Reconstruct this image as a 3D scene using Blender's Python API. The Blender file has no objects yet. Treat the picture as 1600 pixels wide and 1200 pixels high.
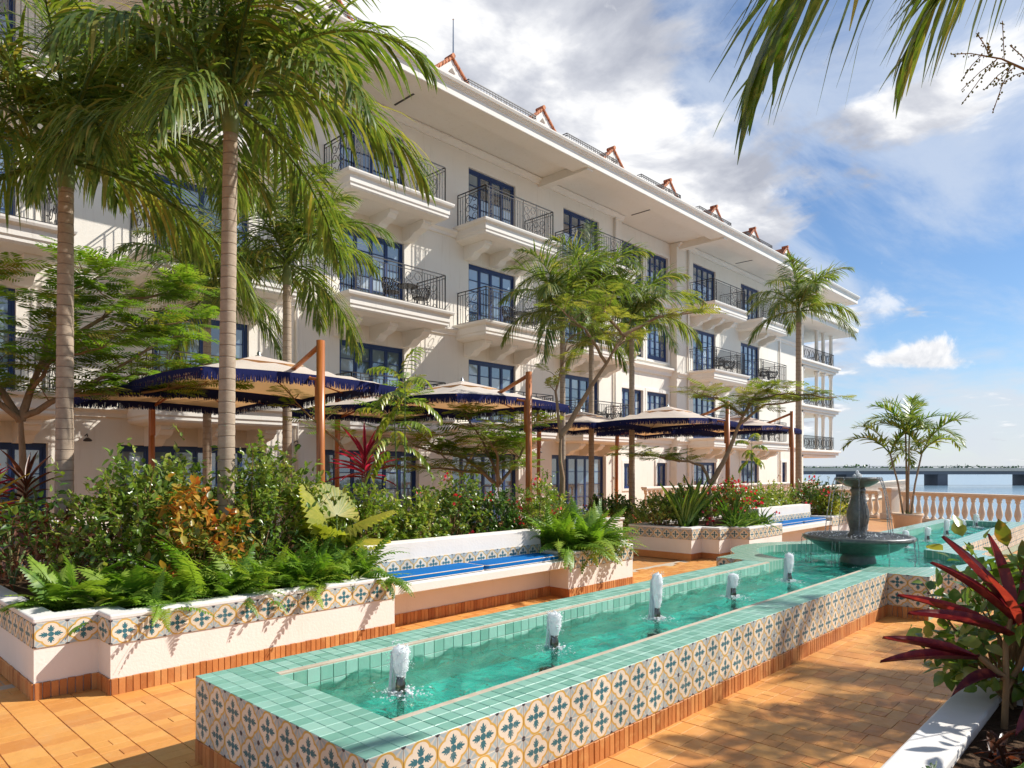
import bpy, math, random
import numpy as np
from mathutils import Vector, Matrix
R = math.radians
random.seed(7); rng = np.random.default_rng(7)
sc = bpy.context.scene
COL = sc.collection

# ------------------------------------------------------------------ camera
# world axes: +X runs along the pool and the facade, +Y across the garden to the facade
CAMH = 1.88
cd = bpy.data.cameras.new('camera'); cam = bpy.data.objects.new('camera', cd); COL.objects.link(cam)
cam.location = (0, 0, CAMH); cam.rotation_euler = (R(90), 0, R(43.55 - 90))
cd.sensor_width = 36; cd.lens = 1094 / 1600 * 36; cd.shift_y = (733 - 600) / 1600
cd.clip_start = .05; cd.clip_end = 20000
sc.camera = cam
# ------------------------------------------------------------------ sun, sky, exposure
SUN = Vector((.623, -.435, .65)).normalized()
sl = bpy.data.lights.new('sun', 'SUN'); so = bpy.data.objects.new('sun', sl); COL.objects.link(so)
sl.energy = 5.0; sl.angle = R(.55); sl.color = (1, .96, .90)
so.rotation_euler = (-SUN).to_track_quat('-Z', 'Y').to_euler()
sc.view_settings.view_transform = 'Standard'; sc.view_settings.look = 'None'
sc.view_settings.gamma = 1; sc.view_settings.exposure = .34
sc.view_settings.use_curve_mapping = False
FW = Vector((math.cos(R(43.55)), math.sin(R(43.55)), 0)); RT = Vector((FW.y, -FW.x, 0))
def pxdir(px, py):
    return (FW + RT * ((px - 800) / 1094) + Vector((0, 0, (733 - py) / 1094))).normalized()

def L(nt, a, b): nt.links.new(a, b)
def setin(nt, s, v):
    if hasattr(v, 'node'): nt.links.new(v, s)
    else: s.default_value = v
def mth(nt, op, a, b=None, c=None, clamp=False):
    n = nt.nodes.new('ShaderNodeMath'); n.operation = op; n.use_clamp = clamp
    for i, v in enumerate((a, b, c)):
        if v is not None: setin(nt, n.inputs[i], v)
    return n.outputs[0]
def vmth(nt, op, a, b=None, scale=None):
    n = nt.nodes.new('ShaderNodeVectorMath'); n.operation = op
    setin(nt, n.inputs[0], a)
    if b is not None: setin(nt, n.inputs[1], b)
    if scale is not None: setin(nt, n.inputs[3], scale)
    return n.outputs['Value'] if op in ('DOT_PRODUCT', 'LENGTH', 'DISTANCE') else n.outputs['Vector']
def mix(nt, fac, a, b, mode='MIX'):
    n = nt.nodes.new('ShaderNodeMix'); n.data_type = 'RGBA'; n.blend_type = mode
    setin(nt, n.inputs[0], fac); setin(nt, n.inputs[6], a); setin(nt, n.inputs[7], b)
    return n.outputs[2]
def c4(c): return (c[0], c[1], c[2], 1)
def noise(nt, vec, scale, detail=4, rough=.55, dist=0, w=None):
    n = nt.nodes.new('ShaderNodeTexNoise')
    if vec is not None: L(nt, vec, n.inputs['Vector'])
    n.inputs['Scale'].default_value = scale; n.inputs['Detail'].default_value = detail
    n.inputs['Roughness'].default_value = rough; n.inputs['Distortion'].default_value = dist
    return n.outputs[0]
def ramp(nt, fac, stops, interp='LINEAR'):
    n = nt.nodes.new('ShaderNodeValToRGB'); setin(nt, n.inputs[0], fac)
    n.color_ramp.interpolation = interp
    e = n.color_ramp.elements
    while len(e) < len(stops): e.new(.5)
    for i, (p, c) in enumerate(stops):
        e[i].position = p; e[i].color = c4(c) if hasattr(c, '__len__') else (c, c, c, 1)
    return n.outputs[0]
def sstep(nt, x, lo, hi):
    n = nt.nodes.new('ShaderNodeMapRange'); n.interpolation_type = 'SMOOTHSTEP'
    setin(nt, n.inputs[0], x); n.inputs[1].default_value = lo; n.inputs[2].default_value = hi
    n.inputs[3].default_value = 0; n.inputs[4].default_value = 1
    return n.outputs[0]

def make_world():
    w = bpy.data.worlds.new('World'); sc.world = w; w.use_nodes = True
    nt = w.node_tree; nt.nodes.clear()
    out = nt.nodes.new('ShaderNodeOutputWorld'); bg = nt.nodes.new('ShaderNodeBackground')
    L(nt, bg.outputs[0], out.inputs[0]); bg.inputs[1].default_value = .112
    sky = nt.nodes.new('ShaderNodeTexSky'); sky.sky_type = 'NISHITA'; sky.sun_disc = False
    sky.sun_elevation = math.asin(SUN.z); sky.sun_rotation = math.atan2(SUN.x, SUN.y)
    sky.air_density = 1.0; sky.dust_density = .15; sky.ozone_density = 3.0
    tc = nt.nodes.new('ShaderNodeTexCoord'); d = tc.outputs['Generated']
    sep = nt.nodes.new('ShaderNodeSeparateXYZ'); L(nt, d, sep.inputs[0])
    z = mth(nt, 'MAXIMUM', sep.outputs[2], 0)
    k = mth(nt, 'DIVIDE', 1, mth(nt, 'ADD', z, .16))
    p = vmth(nt, 'MULTIPLY', d, (1, 1, 0)); p = vmth(nt, 'SCALE', p, scale=k)
    zz = nt.nodes.new('ShaderNodeCombineXYZ'); L(nt, mth(nt, 'MULTIPLY', z, 1.2), zz.inputs[2])
    p = vmth(nt, 'ADD', p, zz.outputs[0])
    # cirrus streaks, stretched along one wind direction
    q = nt.nodes.new('ShaderNodeMapping'); L(nt, p, q.inputs[0]); q.inputs['Rotation'].default_value = (0, 0, R(62)); q.inputs['Scale'].default_value = (.55, 1.5, 1)
    n1 = noise(nt, q.outputs[0], 1.5, 8, .62, .5)
    def blob(px, py, sharp):
        v = pxdir(px, py); dt = vmth(nt, 'DOT_PRODUCT', vmth(nt, 'NORMALIZE', d), tuple(v))
        return mth(nt, 'POWER', 2.718, mth(nt, 'MULTIPLY', mth(nt, 'SUBTRACT', dt, 1), sharp))
    n2 = noise(nt, p, 2.2, 9, .58, .25)
    bank = mth(nt, 'MULTIPLY', blob(800, 60, 9), .42)
    bank = mth(nt, 'ADD', bank, mth(nt, 'MULTIPLY', blob(980, 330, 40), .20))
    bank = mth(nt, 'SUBTRACT', bank, mth(nt, 'MULTIPLY', blob(1150, 140, 110), .22))
    m2 = sstep(nt, mth(nt, 'ADD', n2, bank), .65, .775)
    veil = mth(nt, 'MULTIPLY', sstep(nt, n1, .40, .68), .74)
    # low bank of cloud above the water
    low = sstep(nt, mth(nt, 'ADD', mth(nt, 'MULTIPLY', mth(nt, 'SUBTRACT', .15, sep.outputs[2]), 3.0), n2), .42, .86)
    low = mth(nt, 'MULTIPLY', low, .8)
    # one small cumulus over the bay
    n3 = noise(nt, d, 17, 7, .60, .3)
    dn = vmth(nt, 'NORMALIZE', d)
    def flat(px, py, sx, sy):
        v = pxdir(px, py); rr = v.cross(Vector((0, 0, 1))).normalized(); uu = rr.cross(v)
        a = mth(nt, 'DIVIDE', vmth(nt, 'DOT_PRODUCT', dn, tuple(rr)), sx); e = mth(nt, 'DIVIDE', vmth(nt, 'DOT_PRODUCT', vmth(nt, 'SUBTRACT', dn, tuple(v)), tuple(uu)), sy)
        fr = sstep(nt, vmth(nt, 'DOT_PRODUCT', dn, tuple(v)), .5, .8)
        return mth(nt, 'MULTIPLY', fr, mth(nt, 'POWER', 2.718, mth(nt, 'MULTIPLY', mth(nt, 'ADD', mth(nt, 'MULTIPLY', a, a), mth(nt, 'MULTIPLY', e, e)), -1)))
    cf = mth(nt, 'ADD', mth(nt, 'MULTIPLY', flat(1455, 545, .034, .017), .34), mth(nt, 'MULTIPLY', flat(1390, 562, .045, .011), .30))
    cf = mth(nt, 'ADD', cf, mth(nt, 'MULTIPLY', flat(1475, 570, .045, .008), .22))
    cu = sstep(nt, mth(nt, 'ADD', cf, n3), .66, .84)
    cu2 = sstep(nt, mth(nt, 'ADD', mth(nt, 'ADD', mth(nt, 'MULTIPLY', flat(1385, 470, .05, .016), .26), mth(nt, 'MULTIPLY', flat(1180, 310, .05, .03), .22)), n3), .68, .92)
    cum = mth(nt, 'MAXIMUM', cu, mth(nt, 'MULTIPLY', cu2, .7))
    n4 = noise(nt, p, 2.6, 8, .56, .3)
    shade = ramp(nt, n4, [(.38, (3.3, 3.5, 4.1)), (.49, (5.0, 5.15, 5.6)), (.575, (7.5, 7.5, 7.55))])
    shcu = ramp(nt, n3, [(.40, (4.9, 5.1, 5.5)), (.58, (7.3, 7.3, 7.4))])
    c = mix(nt, veil, mix(nt, 1, sky.outputs[0], (.70, .79, .88, 1), 'MULTIPLY'), (4.7, 5.3, 6.3, 1))
    c = mix(nt, low, c, (5.2, 5.5, 6.0, 1))
    c = mix(nt, m2, c, shade)
    c = mix(nt, cum, c, shcu)
    L(nt, c, bg.inputs[0])
make_world()

# ------------------------------------------------------------------ scene helpers
def tag(o, label=None, cat=None, group=None, kind=None):
    if label: o['label'] = label
    if cat: o['category'] = cat
    if group: o['group'] = group
    if kind: o['kind'] = kind
    return o
def thing(name, loc, label, cat, group=None, rz=0):
    o = bpy.data.objects.new(name, None); COL.objects.link(o); o.location = loc; o.rotation_euler[2] = rz
    o.empty_display_size = .1
    return tag(o, label, cat, group)
def inst(name, me, parent=None, loc=(0, 0, 0), rot=(0, 0, 0), scale=(1, 1, 1)):
    o = bpy.data.objects.new(name, me); COL.objects.link(o)
    o.parent = parent; o.location = loc; o.rotation_euler = rot; o.scale = scale
    return o
def npmesh(name, V, F, mat, rnd=None, uv=None, smooth=False):
    V = np.asarray(V, np.float32).reshape(-1, 3); F = np.asarray(F, np.int32).reshape(-1, 3)
    me = bpy.data.meshes.new(name)
    me.vertices.add(len(V)); me.vertices.foreach_set('co', V.ravel())
    me.loops.add(F.size); me.loops.foreach_set('vertex_index', F.ravel())
    me.polygons.add(len(F)); me.polygons.foreach_set('loop_start', np.arange(0, F.size, 3, dtype=np.int32))
    if smooth: me.polygons.foreach_set('use_smooth', np.ones(len(F), bool))
    if rnd is not None:
        a = me.attributes.new('rnd', 'FLOAT', 'POINT'); a.data.foreach_set('value', np.asarray(rnd, np.float32))
    if uv is not None:
        l = me.uv_layers.new(name='UVMap'); l.data.foreach_set('uv', np.asarray(uv, np.float32)[F.ravel()].ravel())
    me.update(calc_edges=True); me.validate()
    if mat: me.materials.append(mat)
    return me
class MB:
    """collects polygons; build() links ONE mesh object"""
    def __init__(s): s.v = []; s.f = []; s.r = []; s.cur = 0.; s.uv = []
    def add(s, vs, fs, uvs=None):
        b = len(s.v); s.v += [tuple(x) for x in vs]; s.f += [tuple(i + b for i in f) for f in fs]
        s.r += [s.cur] * len(vs); s.uv += uvs if uvs else [(0, 0)] * len(vs); return s
    def box(s, x0, x1, y0, y1, z0, z1):
        return s.add([(x0, y0, z0), (x1, y0, z0), (x1, y1, z0), (x0, y1, z0), (x0, y0, z1), (x1, y0, z1), (x1, y1, z1), (x0, y1, z1)],
                     [(3, 2, 1, 0), (4, 5, 6, 7), (0, 1, 5, 4), (1, 2, 6, 5), (2, 3, 7, 6), (3, 0, 4, 7)])
    def tube(s, pts, rad, n=6, cap=True):
        pts = [Vector(p) for p in pts]; m = len(pts)
        if not hasattr(rad, '__len__'): rad = [rad] * m
        vs = []; fs = []; prev = None
        for i, p in enumerate(pts):
            t = (pts[min(i + 1, m - 1)] - pts[max(i - 1, 0)]).normalized()
            a = prev if prev is not None else (Vector((0, 0, 1)) if abs(t.z) < .9 else Vector((1, 0, 0)))
            x = (a - t * a.dot(t)).normalized(); prev = x; y = t.cross(x)
            for k in range(n):
                an = 2 * math.pi * (k + .5) / n
                vs.append(p + (x * math.cos(an) + y * math.sin(an)) * rad[i])
        for i in range(m - 1):
            for k in range(n):
                k2 = (k + 1) % n; fs.append((i * n + k, i * n + k2, (i + 1) * n + k2, (i + 1) * n + k))
        if cap: fs.append(tuple(range(n - 1, -1, -1))); fs.append(tuple((m - 1) * n + k for k in range(n)))
        return s.add(vs, fs)
    def lathe(s, prof, n=24, c=(0, 0, 0), jit=0):
        vs = []; fs = []; m = len(prof)
        for r, z in prof:
            for k in range(n):
                a = 2 * math.pi * k / n; rr = r * (1 + (random.uniform(-jit, jit) if jit else 0))
                vs.append((c[0] + rr * math.cos(a), c[1] + rr * math.sin(a), c[2] + z))
        for i in range(m - 1):
            for k in range(n):
                k2 = (k + 1) % n; fs.append((i * n + k, i * n + k2, (i + 1) * n + k2, (i + 1) * n + k))
        fs.append(tuple(range(n - 1, -1, -1))); fs.append(tuple((m - 1) * n + k for k in range(n)))
        return s.add(vs, fs)
    def prism(s, poly, z0, z1):
        n = len(poly)
        return s.add([(x, y, z0) for x, y in poly] + [(x, y, z1) for x, y in poly],
                     [tuple(range(n - 1, -1, -1)), tuple(range(n, 2 * n))] + [(i, (i + 1) % n, n + (i + 1) % n, n + i) for i in range(n)])
    def mesh(s, name, mat, smooth=False, attr=False, uv=False):
        me = bpy.data.meshes.new(name); me.from_pydata(s.v, [], s.f)
        if mat: me.materials.append(mat)
        if smooth:
            me.polygons.foreach_set('use_smooth', np.ones(len(me.polygons), bool))
        if attr:
            a = me.attributes.new('rnd', 'FLOAT', 'POINT'); a.data.foreach_set('value', np.asarray(s.r, np.float32))
        if uv:
            l = me.uv_layers.new(name='UVMap'); li = np.zeros(len(me.loops), np.int32); me.loops.foreach_get('vertex_index', li)
            l.data.foreach_set('uv', np.asarray(s.uv, np.float32)[li].ravel())
        me.update()
        return me
    def build(s, name, mat, parent=None, smooth=False, bevel=0, attr=False, uv=False, loc=(0, 0, 0), rot=(0, 0, 0)):
        o = inst(name, s.mesh(name, mat, smooth, attr, uv), parent, loc, rot)
        if bevel:
            b = o.modifiers.new('bevel', 'BEVEL'); b.width = bevel; b.segments = 2; b.limit_method = 'ANGLE'; b.angle_limit = R(40)
        return o

# ------------------------------------------------------------------ materials
def newmat(name, base=(.5, .5, .5), rough=.6, spec=.5, metal=0):
    m = bpy.data.materials.new(name); m.use_nodes = True; nt = m.node_tree
    b = nt.nodes['Principled BSDF']; b.inputs['Base Color'].default_value = c4(base)
    b.inputs['Roughness'].default_value = rough; b.inputs['Specular IOR Level'].default_value = spec; b.inputs['Metallic'].default_value = metal
    return m, nt, b
def coords(nt, which='Object'):
    return nt.nodes.new('ShaderNodeTexCoord').outputs[which]
def gpos(nt): return nt.nodes.new('ShaderNodeNewGeometry').outputs['Position']
def bump(nt, b, h, dist=.01, strength=1.):
    n = nt.nodes.new('ShaderNodeBump'); n.inputs['Distance'].default_value = dist; n.inputs['Strength'].default_value = strength
    setin(nt, n.inputs['Height'], h); L(nt, n.outputs[0], b.inputs['Normal'])
def rndval(nt):
    oi = nt.nodes.new('ShaderNodeObjectInfo').outputs['Random']
    at = nt.nodes.new('ShaderNodeAttribute'); at.attribute_name = 'rnd'
    return mth(nt, 'FRACT', mth(nt, 'ADD', oi, at.outputs['Fac']))
def surf(name, c1, c2, scale=3, rough=.7, bscale=40, bdist=.004, spec=.4, detail=6, stain=None):
    m, nt, b = newmat(name, c1, rough, spec); g = gpos(nt)
    f = ramp(nt, noise(nt, g, scale, detail, .6), [(.3, 0.), (.7, 1.)])
    col = mix(nt, f, c4(c1), c4(c2))
    if stain:
        mp = nt.nodes.new('ShaderNodeMapping'); L(nt, g, mp.inputs[0]); mp.inputs['Scale'].default_value = (5.5, 5.5, .5)
        st = sstep(nt, noise(nt, mp.outputs[0], 1.5, 7, .66), .54, .82)
        col = mix(nt, mth(nt, 'MULTIPLY', st, stain[1]), col, c4(stain[0]))
    L(nt, col, b.inputs['Base Color'])
    bump(nt, b, noise(nt, g, bscale, 4), bdist, .6)
    return m
MAT = {}
MAT['wall'] = surf('wall plaster', (.82, .765, .67), (.77, .71, .61), .5, .85, 25, .006, .2, stain=((.56, .47, .37), .5))
MAT['trim'] = surf('white trim', (.81, .765, .69), (.77, .72, .635), .8, .75, 30, .004, .25, stain=((.50, .45, .39), .42))
MAT['plwhite'] = surf('planter plaster', (.83, .77, .69), (.78, .715, .63), 1.6, .8, 40, .004, .25, stain=((.62, .50, .40), .28))
MAT['cap'] = surf('planter cap', (.80, .77, .73), (.72, .68, .62), 5, .5, 60, .002, .4)
MAT['navy'] = newmat('navy paint', (.012, .036, .13), .42, .5)[0]
MAT['iron'] = newmat('wrought iron', (.022, .017, .014), .5, .5)[0]
MAT['metal'] = newmat('steel', (.5, .5, .48), .3, .5, 1)[0]
MAT['nozzle'] = newmat('nozzle brass', (.20, .19, .15), .25, .5, 1)[0]
MAT['dark'] = newmat('dark rubber', (.02, .025, .02), .5)[0]
MAT['canvas_blue'] = newmat('blue cotton', (.014, .018, .082), .9, .1)[0]
MAT['piping'] = newmat('cream piping', (.72, .62, .52), .9, .1)[0]
def m_glass():
    m, nt, b = newmat('window glass', (.10, .14, .17), .04, .9)
    b.inputs['Coat Weight'].default_value = 1; b.inputs['Coat Roughness'].default_value = .015; b.inputs['Coat IOR'].default_value = 2.0
    r = rndval(nt)
    L(nt, ramp(nt, r, [(0, (.05, .07, .085)), (.35, (.13, .18, .215)), (.75, (.22, .29, .33)), (1, (.46, .50, .50))]), b.inputs['Base Color'])  # pale pane tints carry painted sky reflection and curtains, random per pane
    g = gpos(nt); bump(nt, b, noise(nt, g, 1.3, 2), .01, .35)
    return m
MAT['glass'] = m_glass()
def m_cushion():
    m, nt, b = newmat('blue cushion', (.0, .12, .52), .85, .15); g = gpos(nt)
    L(nt, mix(nt, noise(nt, g, 3, 3), (.0, .105, .33, 1), (.0, .14, .42, 1)), b.inputs['Base Color'])
    bump(nt, b, noise(nt, g, 420, 2), .002, .5); return m
MAT['cushion'] = m_cushion()
def m_canvas():
    m, nt, b = newmat('cream canvas', (.80, .72, .62), .9, .1)
    t = nt.nodes.new('ShaderNodeBsdfTranslucent'); t.inputs[0].default_value = (.80, .45, .20, 1)
    mx = nt.nodes.new('ShaderNodeMixShader'); mx.inputs[0].default_value = .33
    L(nt, b.outputs[0], mx.inputs[1]); L(nt, t.outputs[0], mx.inputs[2]); L(nt, mx.outputs[0], nt.nodes['Material Output'].inputs[0])
    g = gpos(nt); bump(nt, b, noise(nt, g, 9, 4), .02, .4); return m
MAT['canvas'] = m_canvas()
def m_wood():
    m, nt, b = newmat('varnished wood', (.40, .13, .03), .32, .5); g = gpos(nt)
    mp = nt.nodes.new('ShaderNodeMapping'); L(nt, g, mp.inputs[0]); mp.inputs['Scale'].default_value = (30, 30, 2)
    L(nt, ramp(nt, noise(nt, mp.outputs[0], 1.5, 5, .6), [(.3, (.30, .085, .018)), (.7, (.50, .17, .04))]), b.inputs['Base Color']); return m
MAT['wood'] = m_wood()
def m_terra(name, stops, rough=.5, streak=True):
    m, nt, b = newmat(name, (.5, .25, .1), rough, .4); r = rndval(nt); g = gpos(nt)
    col = ramp(nt, r, stops)
    n = noise(nt, g, 9, 6, .65, .6); n2 = noise(nt, g, 2.2, 4, .6)
    col = mix(nt, mth(nt, 'MULTIPLY', sstep(nt, n, .50, .78), .55), col, (.66, .37, .13, 1))
    col = mix(nt, mth(nt, 'MULTIPLY', sstep(nt, n, .50, .25), .28), col, (.40, .15, .042, 1))
    col = mix(nt, mth(nt, 'MULTIPLY', sstep(nt, n2, .52, .8), .3), col, (.50, .30, .16, 1))
    col = mix(nt, mth(nt, 'MULTIPLY', sstep(nt, noise(nt, g, .9, 6, .7, .8), .56, .72), .35), col, (.42, .22, .11, 1))
    L(nt, col, b.inputs['Base Color'])
    bump(nt, b, noise(nt, g, 45, 5, .6), .003, .7)
    L(nt, mth(nt, 'ADD', mth(nt, 'MULTIPLY', noise(nt, g, 14, 3), .35), rough - .16), b.inputs['Roughness'])
    return m
MAT['floor'] = m_terra('terracotta floor tile', [(0, (.55, .215, .05)), (.35, (.63, .275, .062)), (.7, (.68, .33, .085)), (1, (.58, .235, .055))])
MAT['skirt'] = m_terra('terracotta skirting brick', [(0, (.38, .125, .03)), (.5, (.53, .20, .055)), (1, (.61, .28, .09))], .6)
MAT['grout'] = surf('pale grout', (.56, .48, .37), (.42, .34, .24), 8, .9, 80, .002)
MAT['grout_dark'] = surf('grey grout', (.34, .30, .25), (.24, .19, .14), 8, .9, 80, .002)
def m_brick(name, cols, mortar, w, h, msize, rough, rot=0, offset=.5, spec=.4):
    m, nt, b = newmat(name, cols[0], rough, spec); g = gpos(nt)
    mp = nt.nodes.new('ShaderNodeMapping'); L(nt, g, mp.inputs[0]); mp.inputs['Rotation'].default_value = (0, 0, rot)
    t = nt.nodes.new('ShaderNodeTexBrick'); L(nt, mp.outputs[0], t.inputs[0]); t.offset = offset
    t.inputs['Scale'].default_value = 1; t.inputs['Brick Width'].default_value = w; t.inputs['Row Height'].default_value = h
    t.inputs['Mortar Size'].default_value = msize; t.inputs['Mortar Smooth'].default_value = .2
    for i, c in enumerate((cols[0], cols[1], mortar)): t.inputs[1 + i].default_value = c4(c)
    n = noise(nt, g, 6, 5, .65)
    L(nt, mix(nt, mth(nt, 'MULTIPLY', sstep(nt, n, .5, .75), .4), t.outputs[0], c4(cols[2])), b.inputs['Base Color'])
    bump(nt, b, mth(nt, 'SUBTRACT', 1, t.outputs[1]), .006, .7); return m
MAT['floor_far'] = m_brick('terracotta paving far', [(.56, .22, .055), (.64, .30, .08), (.66, .38, .16)], (.40, .30, .19), .2265, .115, .008, .5, R(90))
MAT['greenfar'] = m_brick('green tile far', [(.18, .39, .29), (.23, .44, .34), (.31, .47, .34)], (.52, .58, .48), .1, .1, .006, .22, 0, 0)
def m_green():
    m, nt, b = newmat('glazed green tile', (.16, .44, .31), .2, .5); r = rndval(nt); g = gpos(nt)
    col = ramp(nt, r, [(0, (.15, .35, .26)), (.4, (.20, .42, .32)), (.75, (.24, .46, .36)), (1, (.29, .50, .40))])
    n = noise(nt, g, 16, 5, .6)
    L(nt, mix(nt, mth(nt, 'MULTIPLY', sstep(nt, n, .5, .8), .35), col, (.33, .52, .37, 1)), b.inputs['Base Color'])
    bump(nt, b, noise(nt, g, 22, 3), .002, .5)
    L(nt, mth(nt, 'ADD', mth(nt, 'MULTIPLY', noise(nt, g, 9, 3), .4), .2), b.inputs['Roughness']); return m
MAT['green'] = m_green()
def m_deco():
    """printed cement tile: quatrefoil with a four-leaf cross, quarter flowers in the corners; drawn from the tile's UV"""
    m, nt, b = newmat('patterned cement tile', (.7, .6, .5), .5, .35)
    uv = nt.nodes.new('ShaderNodeUVMap').outputs[0]
    s = nt.nodes.new('ShaderNodeSeparateXYZ'); L(nt, uv, s.inputs[0])
    ax = mth(nt, 'ABSOLUTE', mth(nt, 'SUBTRACT', s.outputs[0], .5)); ay = mth(nt, 'ABSOLUTE', mth(nt, 'SUBTRACT', s.outputs[1], .5))
    x = mth(nt, 'MAXIMUM', ax, ay); y = mth(nt, 'MINIMUM', ax, ay)
    def dist(cx, cy, sx=1, sy=1, rot=0):
        dx = mth(nt, 'SUBTRACT', x, cx); dy = mth(nt, 'SUBTRACT', y, cy)
        c, n = math.cos(rot), math.sin(rot)
        a = mth(nt, 'DIVIDE', mth(nt, 'ADD', mth(nt, 'MULTIPLY', dx, c), mth(nt, 'MULTIPLY', dy, n)), sx)
        e = mth(nt, 'DIVIDE', mth(nt, 'SUBTRACT', mth(nt, 'MULTIPLY', dy, c), mth(nt, 'MULTIPLY', dx, n)), sy)
        return mth(nt, 'SQRT', mth(nt, 'ADD', mth(nt, 'MULTIPLY', a, a), mth(nt, 'MULTIPLY', e, e)))
    q = mth(nt, 'SUBTRACT', dist(.205, 0, 1, 1), .278)              # quatrefoil signed distance
    inside = sstep(nt, q, .004, -.004)
    yellow = sstep(nt, mth(nt, 'ABSOLUTE', mth(nt, 'SUBTRACT', q, .006)), .036, .026)
    def ell(*a): return sstep(nt, dist(*a), 1.08, .94)
    leaf = ell(.25, 0, .125, .036)
    for e in ((.185, .060, .075, .022, R(42)), (.25, .052, .066, .019, R(34)), (.135, .045, .044, .022, R(62)), (.21, .026, .08, .03, 0)): leaf = mth(nt, 'MAXIMUM', leaf, ell(*e))
    stem = mth(nt, 'MULTIPLY', sstep(nt, y, .020, .014), sstep(nt, x, .31, .29))
    core = sstep(nt, mth(nt, 'ADD', mth(nt, 'MULTIPLY', x, .8), mth(nt, 'MULTIPLY', y, .35)), .088, .078)
    motif = mth(nt, 'MAXIMUM', mth(nt, 'MAXIMUM', leaf, stem), core)
    cx = mth(nt, 'SUBTRACT', .5, x); cy = mth(nt, 'SUBTRACT', .5, y)
    cr = mth(nt, 'SQRT', mth(nt, 'ADD', mth(nt, 'MULTIPLY', cx, cx), mth(nt, 'MULTIPLY', cy, cy)))
    flower = sstep(nt, cr, .078, .062)
    an = mth(nt, 'ARCTAN2', cy, cx)
    ray = sstep(nt, mth(nt, 'ABSOLUTE', mth(nt, 'SINE', mth(nt, 'MULTIPLY', an, 4))), .45, .75)
    ray = mth(nt, 'MULTIPLY', ray, sstep(nt, cr, .05, .09))
    g = gpos(nt); nz = noise(nt, g, 30, 4, .6)
    corner = mix(nt, ray, (.58, .54, .46, 1), (.36, .45, .48, 1))
    corner = mix(nt, flower, corner, (.055, .05, .065, 1))
    col = mix(nt, inside, corner, (.75, .66, .53, 1))
    col = mix(nt, mth(nt, 'MULTIPLY', motif, inside), col, (.035, .15, .185, 1))
    col = mix(nt, yellow, col, (.60, .37, .085, 1))
    col = mix(nt, mth(nt, 'MULTIPLY', sstep(nt, nz, .5, .8), .16), col, (.42, .35, .28, 1))
    wz = sstep(nt, noise(nt, g, 5, 6, .7), .56, .74)
    col = mix(nt, mth(nt, 'MULTIPLY', wz, .35), col, (.60, .54, .46, 1))
    rv = rndval(nt)
    col = mix(nt, 1, col, ramp(nt, rv, [(0, (.82, .80, .78)), (1, (1.08, 1.07, 1.05))]), 'MULTIPLY')
    L(nt, col, b.inputs['Base Color']); return m
MAT['deco'] = m_deco()
def m_poolfloor():
    m, nt, b = newmat('pool floor tile', (.06, .42, .33), .5, .3); g = gpos(nt)
    t = nt.nodes.new('ShaderNodeTexBrick'); L(nt, g, t.inputs[0]); t.offset = 0
    t.inputs['Scale'].default_value = 1; t.inputs['Brick Width'].default_value = .1; t.inputs['Row Height'].default_value = .1; t.inputs['Mortar Size'].default_value = .004
    t.inputs[1].default_value = (.10, .70, .565, 1); t.inputs[2].default_value = (.15, .78, .64, 1); t.inputs[3].default_value = (.45, .70, .60, 1)
    L(nt, t.outputs[0], b.inputs['Base Color']); return m
MAT['poolfloor'] = m_poolfloor()
def m_water(name, tint, rough, bscale, bdist, refr=.5):
    m = bpy.data.materials.new(name); m.use_nodes = True; nt = m.node_tree; nt.nodes.clear()
    out = nt.nodes.new('ShaderNodeOutputMaterial'); g = gpos(nt)
    bn = nt.nodes.new('ShaderNodeBump'); bn.inputs['Distance'].default_value = bdist; bn.inputs['Strength'].default_value = 1
    h = mth(nt, 'ADD', noise(nt, g, bscale, 3, .55, .8), mth(nt, 'MULTIPLY', noise(nt, g, bscale * 2.7, 3, .5, .4), .35)); L(nt, h, bn.inputs['Height'])
    tr = nt.nodes.new('ShaderNodeBsdfTransparent'); tr.inputs[0].default_value = c4(tint)
    rf = nt.nodes.new('ShaderNodeBsdfRefraction'); rf.inputs[0].default_value = c4(tint); rf.inputs['IOR'].default_value = 1.33; rf.inputs['Roughness'].default_value = 0; L(nt, bn.outputs[0], rf.inputs['Normal'])
    gl = nt.nodes.new('ShaderNodeBsdfGlossy'); gl.inputs['Roughness'].default_value = rough; L(nt, bn.outputs[0], gl.inputs['Normal'])
    fr = nt.nodes.new('ShaderNodeFresnel'); fr.inputs[0].default_value = 1.33; L(nt, bn.outputs[0], fr.inputs['Normal'])
    m1 = nt.nodes.new('ShaderNodeMixShader'); m1.inputs[0].default_value = refr; L(nt, tr.outputs[0], m1.inputs[1]); L(nt, rf.outputs[0], m1.inputs[2])
    m2 = nt.nodes.new('ShaderNodeMixShader'); L(nt, fr.outputs[0], m2.inputs[0]); L(nt, m1.outputs[0], m2.inputs[1]); L(nt, gl.outputs[0], m2.inputs[2])
    L(nt, m2.outputs[0], out.inputs[0]); return m
MAT['water'] = m_water('pool water', (.72, .99, .945), .035, 9, .07)
MAT['stream'] = m_water('falling water', (.97, .985, .99), .1, 30, .05, .3)
def m_sea():
    m, nt, b = newmat('bay water', (.10, .19, .27), .16, .5); g = gpos(nt)
    mp = nt.nodes.new('ShaderNodeMapping'); L(nt, g, mp.inputs[0]); mp.inputs['Rotation'].default_value = (0, 0, R(46)); mp.inputs['Scale'].default_value = (1, .18, 1)
    n = noise(nt, mp.outputs[0], .05, 5, .6); L(nt, mix(nt, n, (.16, .27, .36, 1), (.25, .38, .47, 1)), b.inputs['Base Color'])
    bump(nt, b, noise(nt, g, .9, 4, .6), .12, .5); return m
MAT['sea'] = m_sea()
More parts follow.
